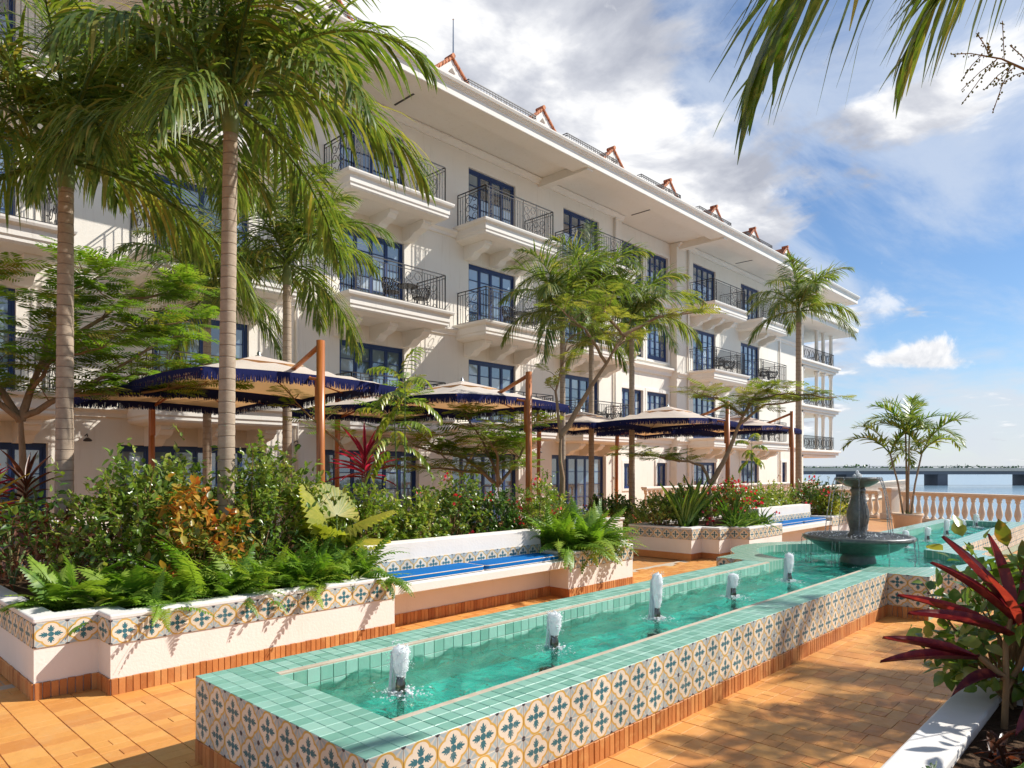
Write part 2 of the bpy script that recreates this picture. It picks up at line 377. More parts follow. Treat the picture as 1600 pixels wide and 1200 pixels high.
def m_foam():
    m, nt, b = newmat('white foam', (.97, .98, .98), .7, .2); g = gpos(nt)
    t = nt.nodes.new('ShaderNodeBsdfTranslucent'); t.inputs[0].default_value = (.95, .97, .97, 1)
    mx = nt.nodes.new('ShaderNodeMixShader'); mx.inputs[0].default_value = .45
    L(nt, b.outputs[0], mx.inputs[1]); L(nt, t.outputs[0], mx.inputs[2])
    tp = nt.nodes.new('ShaderNodeBsdfTransparent'); m2 = nt.nodes.new('ShaderNodeMixShader')
    L(nt, sstep(nt, noise(nt, g, 95, 4, .7), .16, .30), m2.inputs[0]); L(nt, tp.outputs[0], m2.inputs[1]); L(nt, mx.outputs[0], m2.inputs[2])
    L(nt, m2.outputs[0], nt.nodes['Material Output'].inputs[0])
    bump(nt, b, noise(nt, g, 90, 5, .7), .006, .8); return m
MAT['foam'] = m_foam()
MAT['stone'] = surf('wet carved stone', (.075, .08, .066), (.155, .15, .125), 14, .28, 60, .01, .6, 8, stain=((.05, .065, .05), .6))
MAT['soil'] = surf('dark soil', (.055, .032, .018), (.11, .068, .04), 14, .95, 30, .05, .1)
MAT['concrete'] = surf('bridge concrete', (.20, .20, .215), (.15, .15, .165), .15, .9, 2, .02)
MAT['rooftile'] = m_brick('roof tile', [(.50, .17, .075), (.60, .24, .11), (.42, .15, .08)], (.22, .08, .04), .25, .12, .02, .8)
MAT['gravelcap'] = surf('sand balustrade', (.80, .68, .55), (.73, .60, .47), 2.5, .85, 40, .006, .2, stain=((.48, .34, .24), .35))
MAT['pot'] = surf('clay pot', (.70, .52, .37), (.62, .44, .30), 3, .85, 40, .005, .2, stain=((.45, .30, .2), .3))
def m_bark(name, c1, c2, ring=None, rough=.85):
    m, nt, b = newmat(name, c1, rough, .2); g = gpos(nt)
    mp = nt.nodes.new('ShaderNodeMapping'); L(nt, g, mp.inputs[0]); mp.inputs['Scale'].default_value = (1, 1, .35) if not ring else (1, 1, 1.6)
    n = noise(nt, mp.outputs[0], 13, 7, .68)
    col = mix(nt, ramp(nt, n, [(.3, 0.), (.7, 1.)]), c4(c1), c4(c2))
    if ring:
        sp = nt.nodes.new('ShaderNodeSeparateXYZ'); L(nt, g, sp.inputs[0])
        zz = mth(nt, 'ADD', sp.outputs[2], mth(nt, 'MULTIPLY', noise(nt, g, 2.1, 3), .05))
        fr = mth(nt, 'FRACT', mth(nt, 'DIVIDE', zz, ring))
        line = sstep(nt, mth(nt, 'ABSOLUTE', mth(nt, 'SUBTRACT', fr, .5)), .07, .02)
        col = mix(nt, mth(nt, 'MULTIPLY', line, .42), col, (.13, .085, .06, 1))
        n3 = noise(nt, g, 2.0, 5, .7)
        col = mix(nt, mth(nt, 'MULTIPLY', sstep(nt, n3, .54, .72), .45), col, (.26, .20, .14, 1))
        bump(nt, b, mth(nt, 'SUBTRACT', mth(nt, 'MULTIPLY', n, .5), line), .008, .8)
    else: bump(nt, b, n, .02, .8)
    L(nt, col, b.inputs['Base Color']); return m
MAT['palmbark'] = m_bark('palm bark', (.44, .35, .26), (.33, .255, .185), .13)
MAT['bark'] = m_bark('tree bark', (.24, .15, .085), (.34, .24, .15))
MAT['twig'] = m_bark('twig', (.20, .11, .05), (.30, .19, .09))
def m_leaf(name, stops, trans=.32, rough=.42, tcol=None, spec=.45, vein=None):
    m, nt, b = newmat(name, stops[0][1], rough, spec); r = rndval(nt); g = gpos(nt)
    col = ramp(nt, r, stops)
    col = mix(nt, mth(nt, 'MULTIPLY', sstep(nt, noise(nt, g, 18, 3), .45, .75), .3), col, c4([min(1, v * 1.7 + .01) for v in stops[-1][1]]))
    L(nt, col, b.inputs['Base Color'])
    t = nt.nodes.new('ShaderNodeBsdfTranslucent')
    L(nt, mix(nt, 1, col, c4(tcol or (1.7, 1.75, .75)), 'MULTIPLY'), t.inputs[0])
    mx = nt.nodes.new('ShaderNodeMixShader'); mx.inputs[0].default_value = trans
    L(nt, b.outputs[0], mx.inputs[1]); L(nt, t.outputs[0], mx.inputs[2]); L(nt, mx.outputs[0], nt.nodes['Material Output'].inputs[0])
    return m
MAT['palm'] = m_leaf('palm leaf', [(0, (0.060, 0.113, 0.020)), (.5, (0.105, 0.168, 0.029)), (.85, (0.178, 0.234, 0.043)), (1, (0.321, 0.265, 0.072))], 0.38, .46)
MAT['palm2'] = m_leaf('young palm leaf', [(0, (0.075, 0.157, 0.029)), (.6, (0.149, 0.243, 0.043)), (1, (0.299, 0.315, 0.072))], .34, .33)
MAT['feather'] = m_leaf('feathery leaf', [(0, (0.070, 0.155, 0.016)), (.5, (0.132, 0.240, 0.024)), (.85, (0.202, 0.279, 0.041)), (1, (0.248, 0.202, 0.047))], 0.5, .55)
MAT['feather_olive'] = m_leaf('olive feathery leaf', [(0, (0.090, 0.134, 0.022)), (.5, (0.150, 0.187, 0.031)), (1, (0.256, 0.226, 0.056))], 0.48, .55)
MAT['fern'] = m_leaf('fern leaf', [(0, (0.072, 0.162, 0.018)), (.5, (0.143, 0.267, 0.026)), (1, (0.272, 0.365, 0.052))], .34, .42)
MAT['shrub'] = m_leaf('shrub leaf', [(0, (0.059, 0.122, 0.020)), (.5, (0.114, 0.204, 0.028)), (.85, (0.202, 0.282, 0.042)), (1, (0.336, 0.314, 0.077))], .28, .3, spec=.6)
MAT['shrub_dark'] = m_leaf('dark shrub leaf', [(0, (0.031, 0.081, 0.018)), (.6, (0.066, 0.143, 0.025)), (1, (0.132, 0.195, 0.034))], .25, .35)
MAT['shrub_lime'] = m_leaf('lime shrub leaf', [(0, (0.100, 0.185, 0.021)), (.5, (0.186, 0.273, 0.033)), (1, (0.372, 0.369, 0.078))], .3, .32, spec=.6)
MAT['croton'] = m_leaf('croton leaf', [(0, (.08, .14, .02)), (.35, (.17, .21, .03)), (.6, (.40, .33, .05)), (.85, (.52, .26, .045)), (1, (.46, .13, .03))], .32, .35, (1.5, 1.2, .7))
MAT['cordyline'] = m_leaf('burgundy strap leaf', [(0, (.06, .010, .020)), (.4, (.11, .014, .03)), (.75, (.19, .026, .036)), (1, (.34, .085, .035))], .32, .46, (2.0, 1.0, .7), .4)
MAT['cordyline_pink'] = m_leaf('crimson strap leaf', [(0, (.14, .014, .03)), (.5, (.34, .02, .07)), (1, (.50, .05, .13))], .35, .35, (1.7, .9, .8))
MAT['bronze'] = m_leaf('bronze leaf', [(0, (.04, .022, .015)), (.5, (.09, .035, .02)), (1, (.16, .06, .03))], .25, .35, (1.7, 1.0, .6))
MAT['flower'] = m_leaf('crimson petal', [(0, (.55, .012, .03)), (.6, (.70, .03, .06)), (1, (.75, .09, .08))], .35, .6, (1.3, .7, .7))
MAT['flower_white'] = m_leaf('white petal', [(0, (.8, .78, .72)), (1, (.85, .82, .75))], .3, .6, (1, 1, 1))
MAT['fan'] = m_leaf('yellow-green fan leaf', [(0, (.20, .24, .03)), (.5, (.30, .32, .045)), (1, (.42, .36, .07))], .38, .4)
MAT['shaft'] = m_leaf('crownshaft', [(0, (.10, .17, .05)), (1, (.19, .22, .08))], .05, .4)
MAT['strap'] = m_leaf('green strap leaf', [(0, (0.046, 0.117, 0.016)), (.5, (0.091, 0.195, 0.026)), (1, (0.195, 0.273, 0.046))], .3, .35)

# ------------------------------------------------------------------ plant toolkit
def unit(a): return a / np.maximum(np.linalg.norm(a, axis=-1, keepdims=True), 1e-9)
def frames(D, up=None, jit=.5):
    Y = unit(D); n = len(Y)
    Zr = np.tile([0, 0, 1.], (n, 1)) + rng.normal(0, jit, (n, 3)) if up is None else up
    X = unit(np.cross(Y, Zr)); Z = np.cross(X, Y)
    return X, Y, Z
def place(tv, tf, O, X, Y, Z, S):
    S = np.asarray(S).reshape(-1, 1, 1) if np.ndim(S) == 1 else np.asarray(S)
    n = len(O); k = len(tv)
    V = O[:, None, :] + S * (tv[None, :, 0:1] * X[:, None, :] + tv[None, :, 1:2] * Y[:, None, :] + tv[None, :, 2:3] * Z[:, None, :])
    F = (tf[None] + (np.arange(n) * k)[:, None, None]).reshape(-1, 3)
    return V.reshape(-1, 3), F, np.repeat(rng.random(n), k)
def cat(parts):
    V = []; F = []; Rn = []; b = 0
    for v, f, r in parts:
        V.append(v); F.append(f + b); Rn.append(r); b += len(v)
    return np.concatenate(V), np.concatenate(F), np.concatenate(Rn)
def ovate(w, curl=.12, fold=.07):
    v = np.array([(0, 0, 0), (-.42 * w, .22, fold), (.42 * w, .22, fold), (-.5 * w, .45, fold), (0, .45, -.01), (.5 * w, .45, fold), (-.32 * w, .75, fold * .4 - curl * .4), (0, .75, -.03 - curl * .4), (.32 * w, .75, fold * .4 - curl * .4), (0, 1, -curl)], float)
    f = np.array([(0, 4, 1), (0, 2, 4), (1, 4, 3), (2, 5, 4), (3, 4, 7), (3, 7, 6), (4, 5, 8), (4, 8, 7), (6, 7, 9), (7, 8, 9)])
    return v, f
def strap(w, bend=.5, n=7, tip=1., fold=.06, base=.35):
    """long leaf along +Y that arches down; unit length"""
    vs = []; fs = []; y = z = 0.; a = 0
    for i in range(n):
        s = i / (n - 1); ww = w * (base + (1 - base) * min(1, s / .3)) * (1 - max(0, (s - .45) / .55) ** 1.8 * tip) * .5
        vs += [(-ww, y, z + fold * ww / w), (0, y, z - fold * .3), (ww, y, z + fold * ww / w)]
        a = -bend * 1.6 * s; y += math.cos(a) / (n - 1); z += math.sin(a) / (n - 1)
        if i < n - 1:
            b = i * 3
            fs += [(b, b + 1, b + 4), (b, b + 4, b + 3), (b + 1, b + 2, b + 5), (b + 1, b + 5, b + 4)]
    return np.array(vs), np.array(fs)
def fern_frond(n=24, wid=.2, bend=.55, pw=.4, seed=0):
    """unit frond along +Y: rachis with paired pinnae"""
    r = np.random.default_rng(seed); vs = []; fs = []; y = z = 0
    for i in range(n):
        s = (i + .5) / n; a = -bend * 2.0 * s ** 1.2
        t = np.array([0, math.cos(a), math.sin(a)]); up = np.array([0, -t[2], t[1]])
        p = np.array([0, y, z]); y += t[1] / n; z += t[2] / n
        l = wid * (math.sin(math.pi * min(1, (.10 + .9 * s)) ** .75) * .95 + .06)
        for sd in (-1, 1):
            d = np.array([sd, 0, 0]) * .93 + t * .34 + up * r.uniform(-.15, .12); d /= np.linalg.norm(d)
            w = 1.0 / n * pw * 1.25; b = len(vs)
            vs += [p - t * w * .5, p + t * w * .6, p + d * l * .55 + t * w * .75 - up * l * .05, p + d * l * .55 - t * w * .45 - up * l * .05, p + d * l + t * w * .3 - up * l * .2]
            fs += [(b, b + 3, b + 2), (b, b + 2, b + 1), (b + 3, b + 4, b + 2)] if sd > 0 else [(b, b + 2, b + 3), (b, b + 1, b + 2), (b + 3, b + 2, b + 4)]
    # rachis ribbon
    y = z = 0; b0 = len(vs)
    for i in range(9):
        s = i / 8; vs += [(-.006, y, z + .004), (.006, y, z + .004)]
        a = -bend * 2.0 * s ** 1.2; y += math.cos(a) / 8; z += math.sin(a) / 8
        if i < 8: b = b0 + i * 2; fs += [(b, b + 1, b + 3), (b, b + 3, b + 2)]
    return np.array(vs, float), np.array(fs)
def bipinnate(npair=9, nl=8, seed=0):
    """feathery compound leaf along +Y, unit length"""
    r = np.random.default_rng(seed); vs = []; fs = []
    for i in range(npair):
        s = (i + .6) / npair; p = np.array([0, .12 + .88 * s, -.12 * s * s])
        l = .46 * math.sin(math.pi * (.18 + .74 * s)) + .04
        for sd in (-1, 1):
            d = np.array([sd * .86, .50, -.10 + r.uniform(-.08, .08)]); d /= np.linalg.norm(d); nrm = np.cross(d, [0, 0, 1.]); nrm /= np.linalg.norm(nrm)
            w = .034 * r.uniform(.8, 1.2); sag = np.array([0, 0, .10 * l]); b = len(vs)
            vs += [p, p + d * l * .35 + nrm * w - sag * .1, p + d * l * .35 - nrm * w - sag * .1, p + d * l * .75 + nrm * w * .8 - sag * .5, p + d * l * .75 - nrm * w * .8 - sag * .5, p + d * l - sag]
            fs += [(b, b + 1, b + 2), (b + 1, b + 3, b + 2), (b + 2, b + 3, b + 4), (b + 3, b + 5, b + 4)]
    b = len(vs); vs += [(-.008, 0, 0), (.008, 0, 0), (0, 1, -.12)]; fs.append((b, b + 1, b + 2))
    return np.array(vs, float), np.array(fs)
BIP = [bipinnate(8, 1, s) for s in range(3)]
FERN = [fern_frond(20, .155, b, .56, i) for i, b in enumerate((.32, .5, .75))]
FERNW = [fern_frond(17, .24, b, .70, 9 + i) for i, b in enumerate((.35, .55))]

def foliage(parent, name, V, F, Rn, mat, smooth=False):
    return inst(name, npmesh(name, V, F, mat, Rn, smooth=smooth), parent)
def fern(loc, size, n, label, mat='fern', wide=False, group=None, lean=(0, 0), up=.75, cat_='fern'):
    t = thing('fern', loc, label, cat_, group); parts = []
    T = FERNW if wide else FERN
    for k in range(len(T)):
        m = max(2, n // len(T)); az = rng.random(m) * 2 * math.pi; el = rng.uniform(.15, 1.25, m) * up + .15
        D = np.stack([np.cos(az) * np.cos(el) + lean[0], np.sin(az) * np.cos(el) + lean[1], np.sin(el)], 1)
        X, Y, Z = frames(D, np.tile([0, 0, 1.], (m, 1)) + rng.normal(0, .22, (m, 3)))
        O = np.stack([rng.normal(0, .05, m), rng.normal(0, .05, m), np.zeros(m)], 1)
        parts.append(place(T[k][0], T[k][1], O, X, Y, Z, size * rng.uniform(.65, 1.15, m)))
    foliage(t, 'fronds', *cat(parts), MAT[mat]); return t
def shrub(name, loc, rad, label, mat='shrub', leaf=.07, w=.5, nclump=90, per=9, catn='shrub', flowers=0, fmat='flower', fsize=.05, stems=14, seed=None, droop=.1, group=None, low=.15, mat2=None):
    """twiggy shrub: leaves set along many twig tips spread through an uneven crown"""
    t = thing(name, loc, label, catn, group); rx, ry, rz = rad
    d = unit(rng.normal(0, 1, (nclump, 3))); d[:, 2] = np.abs(d[:, 2]) * 1.0 - low
    rr = rng.uniform(.30, 1.0, nclump) ** .5 * np.where(rng.random(nclump) < .12, rng.uniform(1.0, 1.38, nclump), 1) * (1 + .22 * np.sin(d[:, 0] * 5 + loc[0]) * np.cos(d[:, 1] * 4 + loc[1]))
    P = d * rr[:, None] * np.array([rx, ry, rz * .8]) + np.array([0, 0, rz * .25])
    P[:, 2] = np.maximum(P[:, 2], .03)
    TD = unit(d * np.array([1, 1, .8]) + np.array([0, 0, .55]) + rng.normal(0, .35, (nclump, 3)))
    tl = leaf * rng.uniform(1.5, 3.2, nclump)
    u = np.linspace(.05, 1, per); O = (P[:, None] + TD[:, None] * (tl[:, None] * u)[:, :, None]).reshape(-1, 3)
    n = len(O); D = unit(np.repeat(TD, per, 0) * .6 + unit(rng.normal(0, 1, (n, 3))) * 1.0 + np.array([0, 0, .12 - droop]))
    X, Y, Z = frames(D, None, .45); tv, tf = ovate(w)
    S = leaf * rng.uniform(.55, 1.25, n)
    V, F, Rn = place(tv, tf, O, X, Y, Z, S)
    # leaves of one twig share most of their tint
    Rn = np.clip(np.repeat(np.repeat(rng.random(nclump), per), len(tv)) * .65 + Rn * .35, 0, 1)
    foliage(t, 'foliage', V, F, Rn, MAT[mat])
    mb = MB()
    for i in range(min(stems, nclump)):
        q = Vector(P[i] + TD[i] * tl[i]); b = Vector((random.uniform(-.08, .08), random.uniform(-.08, .08), 0))
        mid = b.lerp(q, .5) + Vector((random.uniform(-.06, .06), random.uniform(-.06, .06), .05))
        mb.tube([b, mid, q], [.010, .007, .003], 4, False)
    mb.build('stems', MAT['twig'], t)
    if flowers:
        idx = rng.choice(nclump, flowers, replace=flowers > nclump); pts = []
        per2 = 9; C = P[idx] + TD[idx] * (tl[idx] * 1.25)[:, None]
        O = (C[:, None] + rng.normal(0, fsize * .75, (flowers, per2, 3))).reshape(-1, 3)
        D = unit(rng.normal(0, 1, (len(O), 3)) + [0, 0, .5]); X, Y, Z = frames(D, None, .6); tv, tf = ovate(.85, .05)
        tag(foliage(t, 'flowers', *place(tv, tf, O, X, Y, Z, fsize * rng.uniform(.6, 1.1, len(O))), MAT[fmat]), kind='stuff')
    return t
def cordyline(name, loc, h, label, mat='cordyline', n=16, ll=.5, w=.13, catn='cordyline', heads=1, seed=1, bend=.35, rise=.9, group=None, lean=(0, 0)):
    t = thing(name, loc, label, catn, group); r = random.Random(seed); mb = MB(); parts = []
    for k in range(heads):
        top = Vector((lean[0] + r.uniform(-.12, .12) * (heads > 1), lean[1] + r.uniform(-.12, .12) * (heads > 1), h * (1 - .22 * k)))
        mb.tube([(0, 0, 0), top * .5 + Vector((.015, 0, 0)), top], [.022, .018, .014], 8, False)
        for i in range(n):
            s = i / n; az = i * 2.4 + r.uniform(-.3, .3); el = R(12 + 65 * s ** 1.2) * rise + r.uniform(-.15, .15)
            tv, tf = strap(w * r.uniform(.8, 1.15), bend * r.uniform(.5, 1.5) * (1.2 - s * .7), 9, base=.22)
            D = np.array([[math.cos(az) * math.cos(el), math.sin(az) * math.cos(el), math.sin(el)]])
            X, Y, Z = frames(D, np.array([[r.uniform(-.15, .15), r.uniform(-.15, .15), 1]]))
            O = np.array([tuple(top + Vector((0, 0, (s - .75) * min(.35, h * .45))))])
            v, f, _ = place(tv, tf, O, X, Y, Z, np.array([ll * r.uniform(.75, 1.1)]))
            parts.append((v, f, np.full(len(v), r.random())))
    mb.build('stem', MAT['twig'], t, True)
    foliage(t, 'leaves', *cat(parts), MAT[mat], True); return t
def strap_clump(name, loc, h, n, label, mat='strap', w=.035, spread=.5, bend=.35, catn='grass', group=None):
    t = thing(name, loc, label, catn, group); parts = []
    for i in range(n):
        az = rng.random() * 6.28; el = R(90) - rng.random() * spread * 1.35
        D = np.array([[math.cos(az) * math.cos(el), math.sin(az) * math.cos(el), math.sin(el)]])
        X, Y, Z = frames(D, np.array([[math.cos(az) * -.7, math.sin(az) * -.7, .7]]))
        tv, tf = strap(w / h * rng.uniform(.7, 1.2), bend * rng.uniform(.2, 1.5), 7, base=.6)
        v, f, _ = place(tv, tf, np.array([[rng.normal(0, .05), rng.normal(0, .05), 0]]), X, Y, Z, np.array([h * rng.uniform(.6, 1.1)]))
        parts.append((v, f, np.full(len(v), rng.random())))
    foliage(t, 'blades', *cat(parts), MAT[mat], True); return t
def fan_leaf(name, parent, loc, az, el, size, mat, n=30, span=R(200)):
    """pleated fan leaf on a short stalk"""
    vs = []; fs = []; 
    for i in range(2 * n + 1):
        a = -span / 2 + span * i / (2 * n); ridge = (.028 if i % 2 else -.028)
        rr = 1.0 - .16 * abs(a) / (span / 2) - (random.uniform(.02, .05) if i % 2 else random.uniform(0, .015))
        for s in (.04, .55, 1.):
            vs.append((math.sin(a) * rr * s, math.cos(a) * rr * s, ridge * s * 1.6 - .20 * s * s * (1 - .5 * math.cos(a)) + .02))
    for i in range(2 * n):
        for k in range(2): b = i * 3 + k; fs += [(b, b + 3, b + 4), (b, b + 4, b + 1)]
    D = np.array([[math.cos(az) * math.cos(el), math.sin(az) * math.cos(el), math.sin(el)]])
    X, Y, Z = frames(D, np.array([[-math.cos(az) * math.sin(el), -math.sin(az) * math.sin(el), math.cos(el)]]))
    v, f, r = place(np.array(vs), np.array(fs), np.array([loc]), X, Y, Z, np.array([size]))
    r = np.tile(np.repeat(rng.random(2 * n + 1), 3), 1) * .5 + r * .5
    return foliage(parent, name, v, f, r, MAT[mat])

# ---- palms: shared frond meshes, only turned about the vertical so that gravity stays true
def frond_mesh(e0, bend, n=46, ll=.30, seed=0, droop=.55, mat='palm', wl=.034, lift=.35):
    r = np.random.default_rng(seed); V = []; F = []; Rn = []
    m = 16; pts = [np.array([0., 0, 0])]; tang = []
    for i in range(m):
        s = i / m; a = e0 - bend * s ** 1.35
        t = np.array([math.cos(a), 0, math.sin(a)]); tang.append(t); pts.append(pts[-1] + t / m)
    tang.append(tang[-1]); pts = np.array(pts); tang = np.array(tang)
    # rachis: thin three-sided tube
    b = 0
    for i in range(m + 1):
        rad = .014 * (1 - .85 * i / m); up = np.array([-tang[i][2], 0, tang[i][0]])
        for k in range(3):
            an = 2 * math.pi * k / 3 + .5; V.append(pts[i] + (np.array([0, 1, 0]) * math.cos(an) + up * math.sin(an)) * rad); Rn.append(.85)
        if i < m:
            for k in range(3):
                k2 = (k + 1) % 3; F += [(b + k, b + k2, b + 3 + k2), (b + k, b + 3 + k2, b + 3 + k)]
        b += 3
    for i in range(n):
        s = .14 + .86 * (i + .5) / n; f = s * m; j = min(m - 1, int(f)); p = pts[j] + (pts[j + 1] - pts[j]) * (f - j); t = tang[j]
        up = np.array([-t[2], 0, t[0]])
        l = ll * (.55 + .45 * math.sin(math.pi * min(1, s * 1.05) ** .9)) * (1 - .45 * max(0, s - .75) / .25)
        fa = R(62 - 34 * s)
        for sd in (-1, 1):
            ja = r.normal(0, .10); lf = lift + r.normal(0, .22); rv = min(1, max(0, r.normal(.45, .25)))
            d = t * math.cos(fa + ja) + np.array([0, sd, 0]) * math.sin(fa + ja) * math.cos(lf) + up * math.sin(lf); d /= np.linalg.norm(d)
            wv = np.cross(d, [0, 0, 1.]); wv /= max(1e-6, np.linalg.norm(wv)); wv = wv * .8 + t * .6; wv /= np.linalg.norm(wv)
            dr = droop * r.uniform(.6, 1.5); q = p.copy(); dd = d.copy(); b = len(V); ws = (.45, 1., .95, .62, .06)
            for k in range(5):
                V += [q - wv * wl * .5 * ws[k], q + wv * wl * .5 * ws[k]]; Rn += [rv, rv]
                dd = dd + np.array([0, 0, -dr * .42]); dd /= np.linalg.norm(dd); q = q + dd * l / 4
                if k < 4: c = b + 2 * k; F += [(c, c + 1, c + 3), (c, c + 3, c + 2)]
    return npmesh('frond', np.array(V), np.array(F), MAT[mat], np.array(Rn))
FR = {}
for kind, mt in (('big', 'palm'), ('small', 'palm2')):
    FR[kind] = {}
    big = kind == 'big'
    for cls, (e0, bend) in dict(spear=(R(84), .35), up=(R(68), 1.5), mid=(R(45), 1.75), low=(R(20), 1.6), hang=(R(-8), 1.25)).items():
        FR[kind][cls] = [frond_mesh(e0, bend, 62 if big else 36, .34 if big else .27, 10 * k + len(cls), (.78 if big else .26) * (1.15 if cls in ('low', 'hang', 'mid') else .8), mt, .0165 if big else .030, .38) for k in range(2)]
def palm(loc, h, r0, label, L_=2.0, kind='big', lean=(0, 0), n=13, seed=0, bulge=1.35, catn='palm tree', group=None, azs=None, skew=0, az0=None, shaft=.55):
    t = thing('palm_tree', loc, label, catn, group); rd = random.Random(seed); mb = MB(); prof = []
    N = max(14, int(h / .13)); pts = []; rad = []
    for i in range(N * 2 + 1):
        s = i / (N * 2); pts.append((lean[0] * s ** 1.4, lean[1] * s ** 1.4, h * s))
        rad.append((r0 * (1 + (bulge - 1) * math.exp(-s * h / .35)) * (1 - .20 * s)) * (1.0 if i % 2 else 1.035))
    mb.tube(pts, rad, 14); mb.build('trunk', MAT['palmbark'], t, True)
    top = Vector((lean[0], lean[1], h)); mb = MB(); up = Vector((lean[0] * .12, lean[1] * .12, 1)).normalized()
    mb.tube([top - up * .02, top + up * shaft * .3, top + up * shaft * .75, top + up * shaft], [r0 * .86, r0 * .98, r0 * .66, r0 * .4], 12)
    mb.build('crownshaft', MAT['shaft'], t, True); head = top + up * shaft * .9
    a = rd.uniform(0, 6.28) if az0 is None else az0
    for i in range(n):
        s = i / max(1, n - 1); cls = 'spear' if s > .93 else 'up' if s > .66 else 'mid' if s > .33 else 'low' if s > .12 else 'hang'
        a += 2.4 + rd.uniform(-.2, .2); sc_ = L_ * rd.uniform(.85, 1.1) * (.8 if cls == 'spear' else 1)
        inst('frond', FR[kind][cls][rd.randrange(2)], t, head - up * (.25 * shaft * (1 - s)), (rd.uniform(-.08, .08), rd.uniform(-.08, .08), a), (sc_,) * 3)
    return t, head
def tree(name, loc, label, limbs, mat, leaf=.42, catn='tree', per=3.2, r0=.07, n_tip=6, flat=.35, seed=3, tip_spread=.45):
    """limbs: list of (polyline of offsets, start radius, leafy fraction); feathery leaves spray from the outer part of each limb"""
    t = thing(name, loc, label, catn); mb = MB(); rd = random.Random(seed); O = []; D = []
    for pl, rr, leafy in limbs:
        pts = [Vector(p) for p in pl]; sm = []
        for i in range(len(pts) - 1):
            for k in range(4):
                sm.append(pts[i].lerp(pts[i + 1], k / 4) + Vector((rd.uniform(-.02, .02), rd.uniform(-.02, .02), rd.uniform(-.02, .02))) * (k > 0))
        sm.append(pts[-1]); m = len(sm)
        mb.tube(sm, [rr * (1 - .75 * i / (m - 1)) + .003 for i in range(m)], 8, False)
        if leafy <= 0: continue
        i0 = int(m * (1 - leafy))
        for i in range(i0, m):
            tw = rd.randint(1, 2) if i < m - 1 else 3
            for _ in range(tw):
                a = rd.uniform(0, 6.28); d = Vector((math.cos(a), math.sin(a), rd.uniform(-.1, flat))) + (sm[-1] - sm[0]).normalized() * .5
                d.normalize(); e = sm[i] + d * tip_spread * rd.uniform(.5, 1.2)
                mb.tube([sm[i], sm[i].lerp(e, .5) + Vector((0, 0, .03)), e], [.010, .007, .003], 4, False)
                for k in range(n_tip):
                    b = sm[i].lerp(e, rd.uniform(.25, 1)); a2 = rd.uniform(0, 6.28)
                    O.append(tuple(b)); v = Vector((math.cos(a2), math.sin(a2), rd.uniform(-.12, .22))) + d * .5; D.append(tuple(v))
    mb.build('trunk', MAT['bark'], t, True)
    O = np.array(O); D = np.array(D); n = len(O); parts = []
    for k in range(3):
        sel = np.arange(n) % 3 == k; X, Y, Z = frames(D[sel], np.tile([0, 0, 1.], (sel.sum(), 1)) + rng.normal(0, .16, (sel.sum(), 3)))
        parts.append(place(BIP[k][0], BIP[k][1], O[sel], X, Y, Z, leaf * rng.uniform(.7, 1.15, sel.sum())))
    foliage(t, 'crown', *cat(parts), MAT[mat]); return t

# ================================================================== the setting
SEA = [(-40, -40), (6.6, -40), (26.0, 1.4), (29.1, 7.9), (31, 12), (62, 15.6), (62, 60), (-40, 60)]
tag(MB().prism(SEA, -4, -.012).build('terrace', MAT['floor_far']), kind='structure')
tag(MB().add([(-9000, -9000, -3), (9000, -9000, -3), (9000, 9000, -3), (-9000, 9000, -3)], [(0, 1, 2, 3)]).build('bay_water', MAT['sea']), kind='structure')

# ---- terracotta floor laid tile by tile where the tiles can be told apart
PU0, PU1, PV0, PV1 = 1.86, 9.80, 2.69, 4.58            # near channel of the pool, outer
IU0, IV0, IV1 = 2.25, 3.04, 4.23                       # its inside
CU, CV = 11.7, 3.635                                   # fountain
def tilemesh(name, w, h, t, mat, ch=.004, uv=False):
    """chamfered slab, face up (+Z), centred"""
    a, b = w / 2, h / 2; m = MB(); c = ch
    vs = [(-a, -b, 0), (a, -b, 0), (a, b, 0), (-a, b, 0), (-a, -b, t - c), (a, -b, t - c), (a, b, t - c), (-a, b, t - c), (-a + c, -b + c, t), (a - c, -b + c, t), (a - c, b - c, t), (-a + c, b - c, t)]
    fs = [(0, 1, 5, 4), (1, 2, 6, 5), (2, 3, 7, 6), (3, 0, 4, 7), (4, 5, 9, 8), (5, 6, 10, 9), (6, 7, 11, 10), (7, 4, 8, 11), (8, 9, 10, 11)]
    m.add(vs, fs, [((x + a) / w, (y + b) / h) for x, y, z in vs]); return m.mesh(name, mat, uv=uv)
def laid(parent, name, spots, meshes, mat, limit, stuffname):
    """spots: (dist, key, matrix); the nearest `limit` become objects that share mesh data, the rest one joined part"""
    spots.sort(key=lambda s: s[0]); rest = MB()
    for i, (d, k, M) in enumerate(spots):
        if i < limit:
            o = inst(name, meshes[k], parent); o.matrix_local = M
        else:
            rest.cur = random.random(); me = meshes[k]
            uvl = me.uv_layers[0].data if me.uv_layers else None
            uvs = [(0, 0)] * len(me.vertices)
            if uvl:
                for lp in me.loops: uvs[lp.vertex_index] = tuple(uvl[lp.index].uv)
            rest.add([M @ v.co for v in me.vertices], [tuple(p.vertices) for p in me.polygons], uvs)
    if rest.v: tag(rest.build(stuffname, mat, parent, attr=True, uv=True), kind='stuff')
bed = tag(MB().box(-1.5, 14.2, .85, 7.4, -.011, -.003).build('floor', MAT['grout']), kind='structure')
TW = .2265
fm = {0: tilemesh('floor_tile', TW - .006, .113 - .0025, .012, MAT['floor'], .0016), 1: tilemesh('floor_tile', TW - .006, .226 - .0025, .012, MAT['floor'], .0016), 2: tilemesh('floor_tile', TW / 2 - .004, .113 - .0025, .012, MAT['floor'], .0016)}
spots = []; u = -1.45 + .085; i = 0
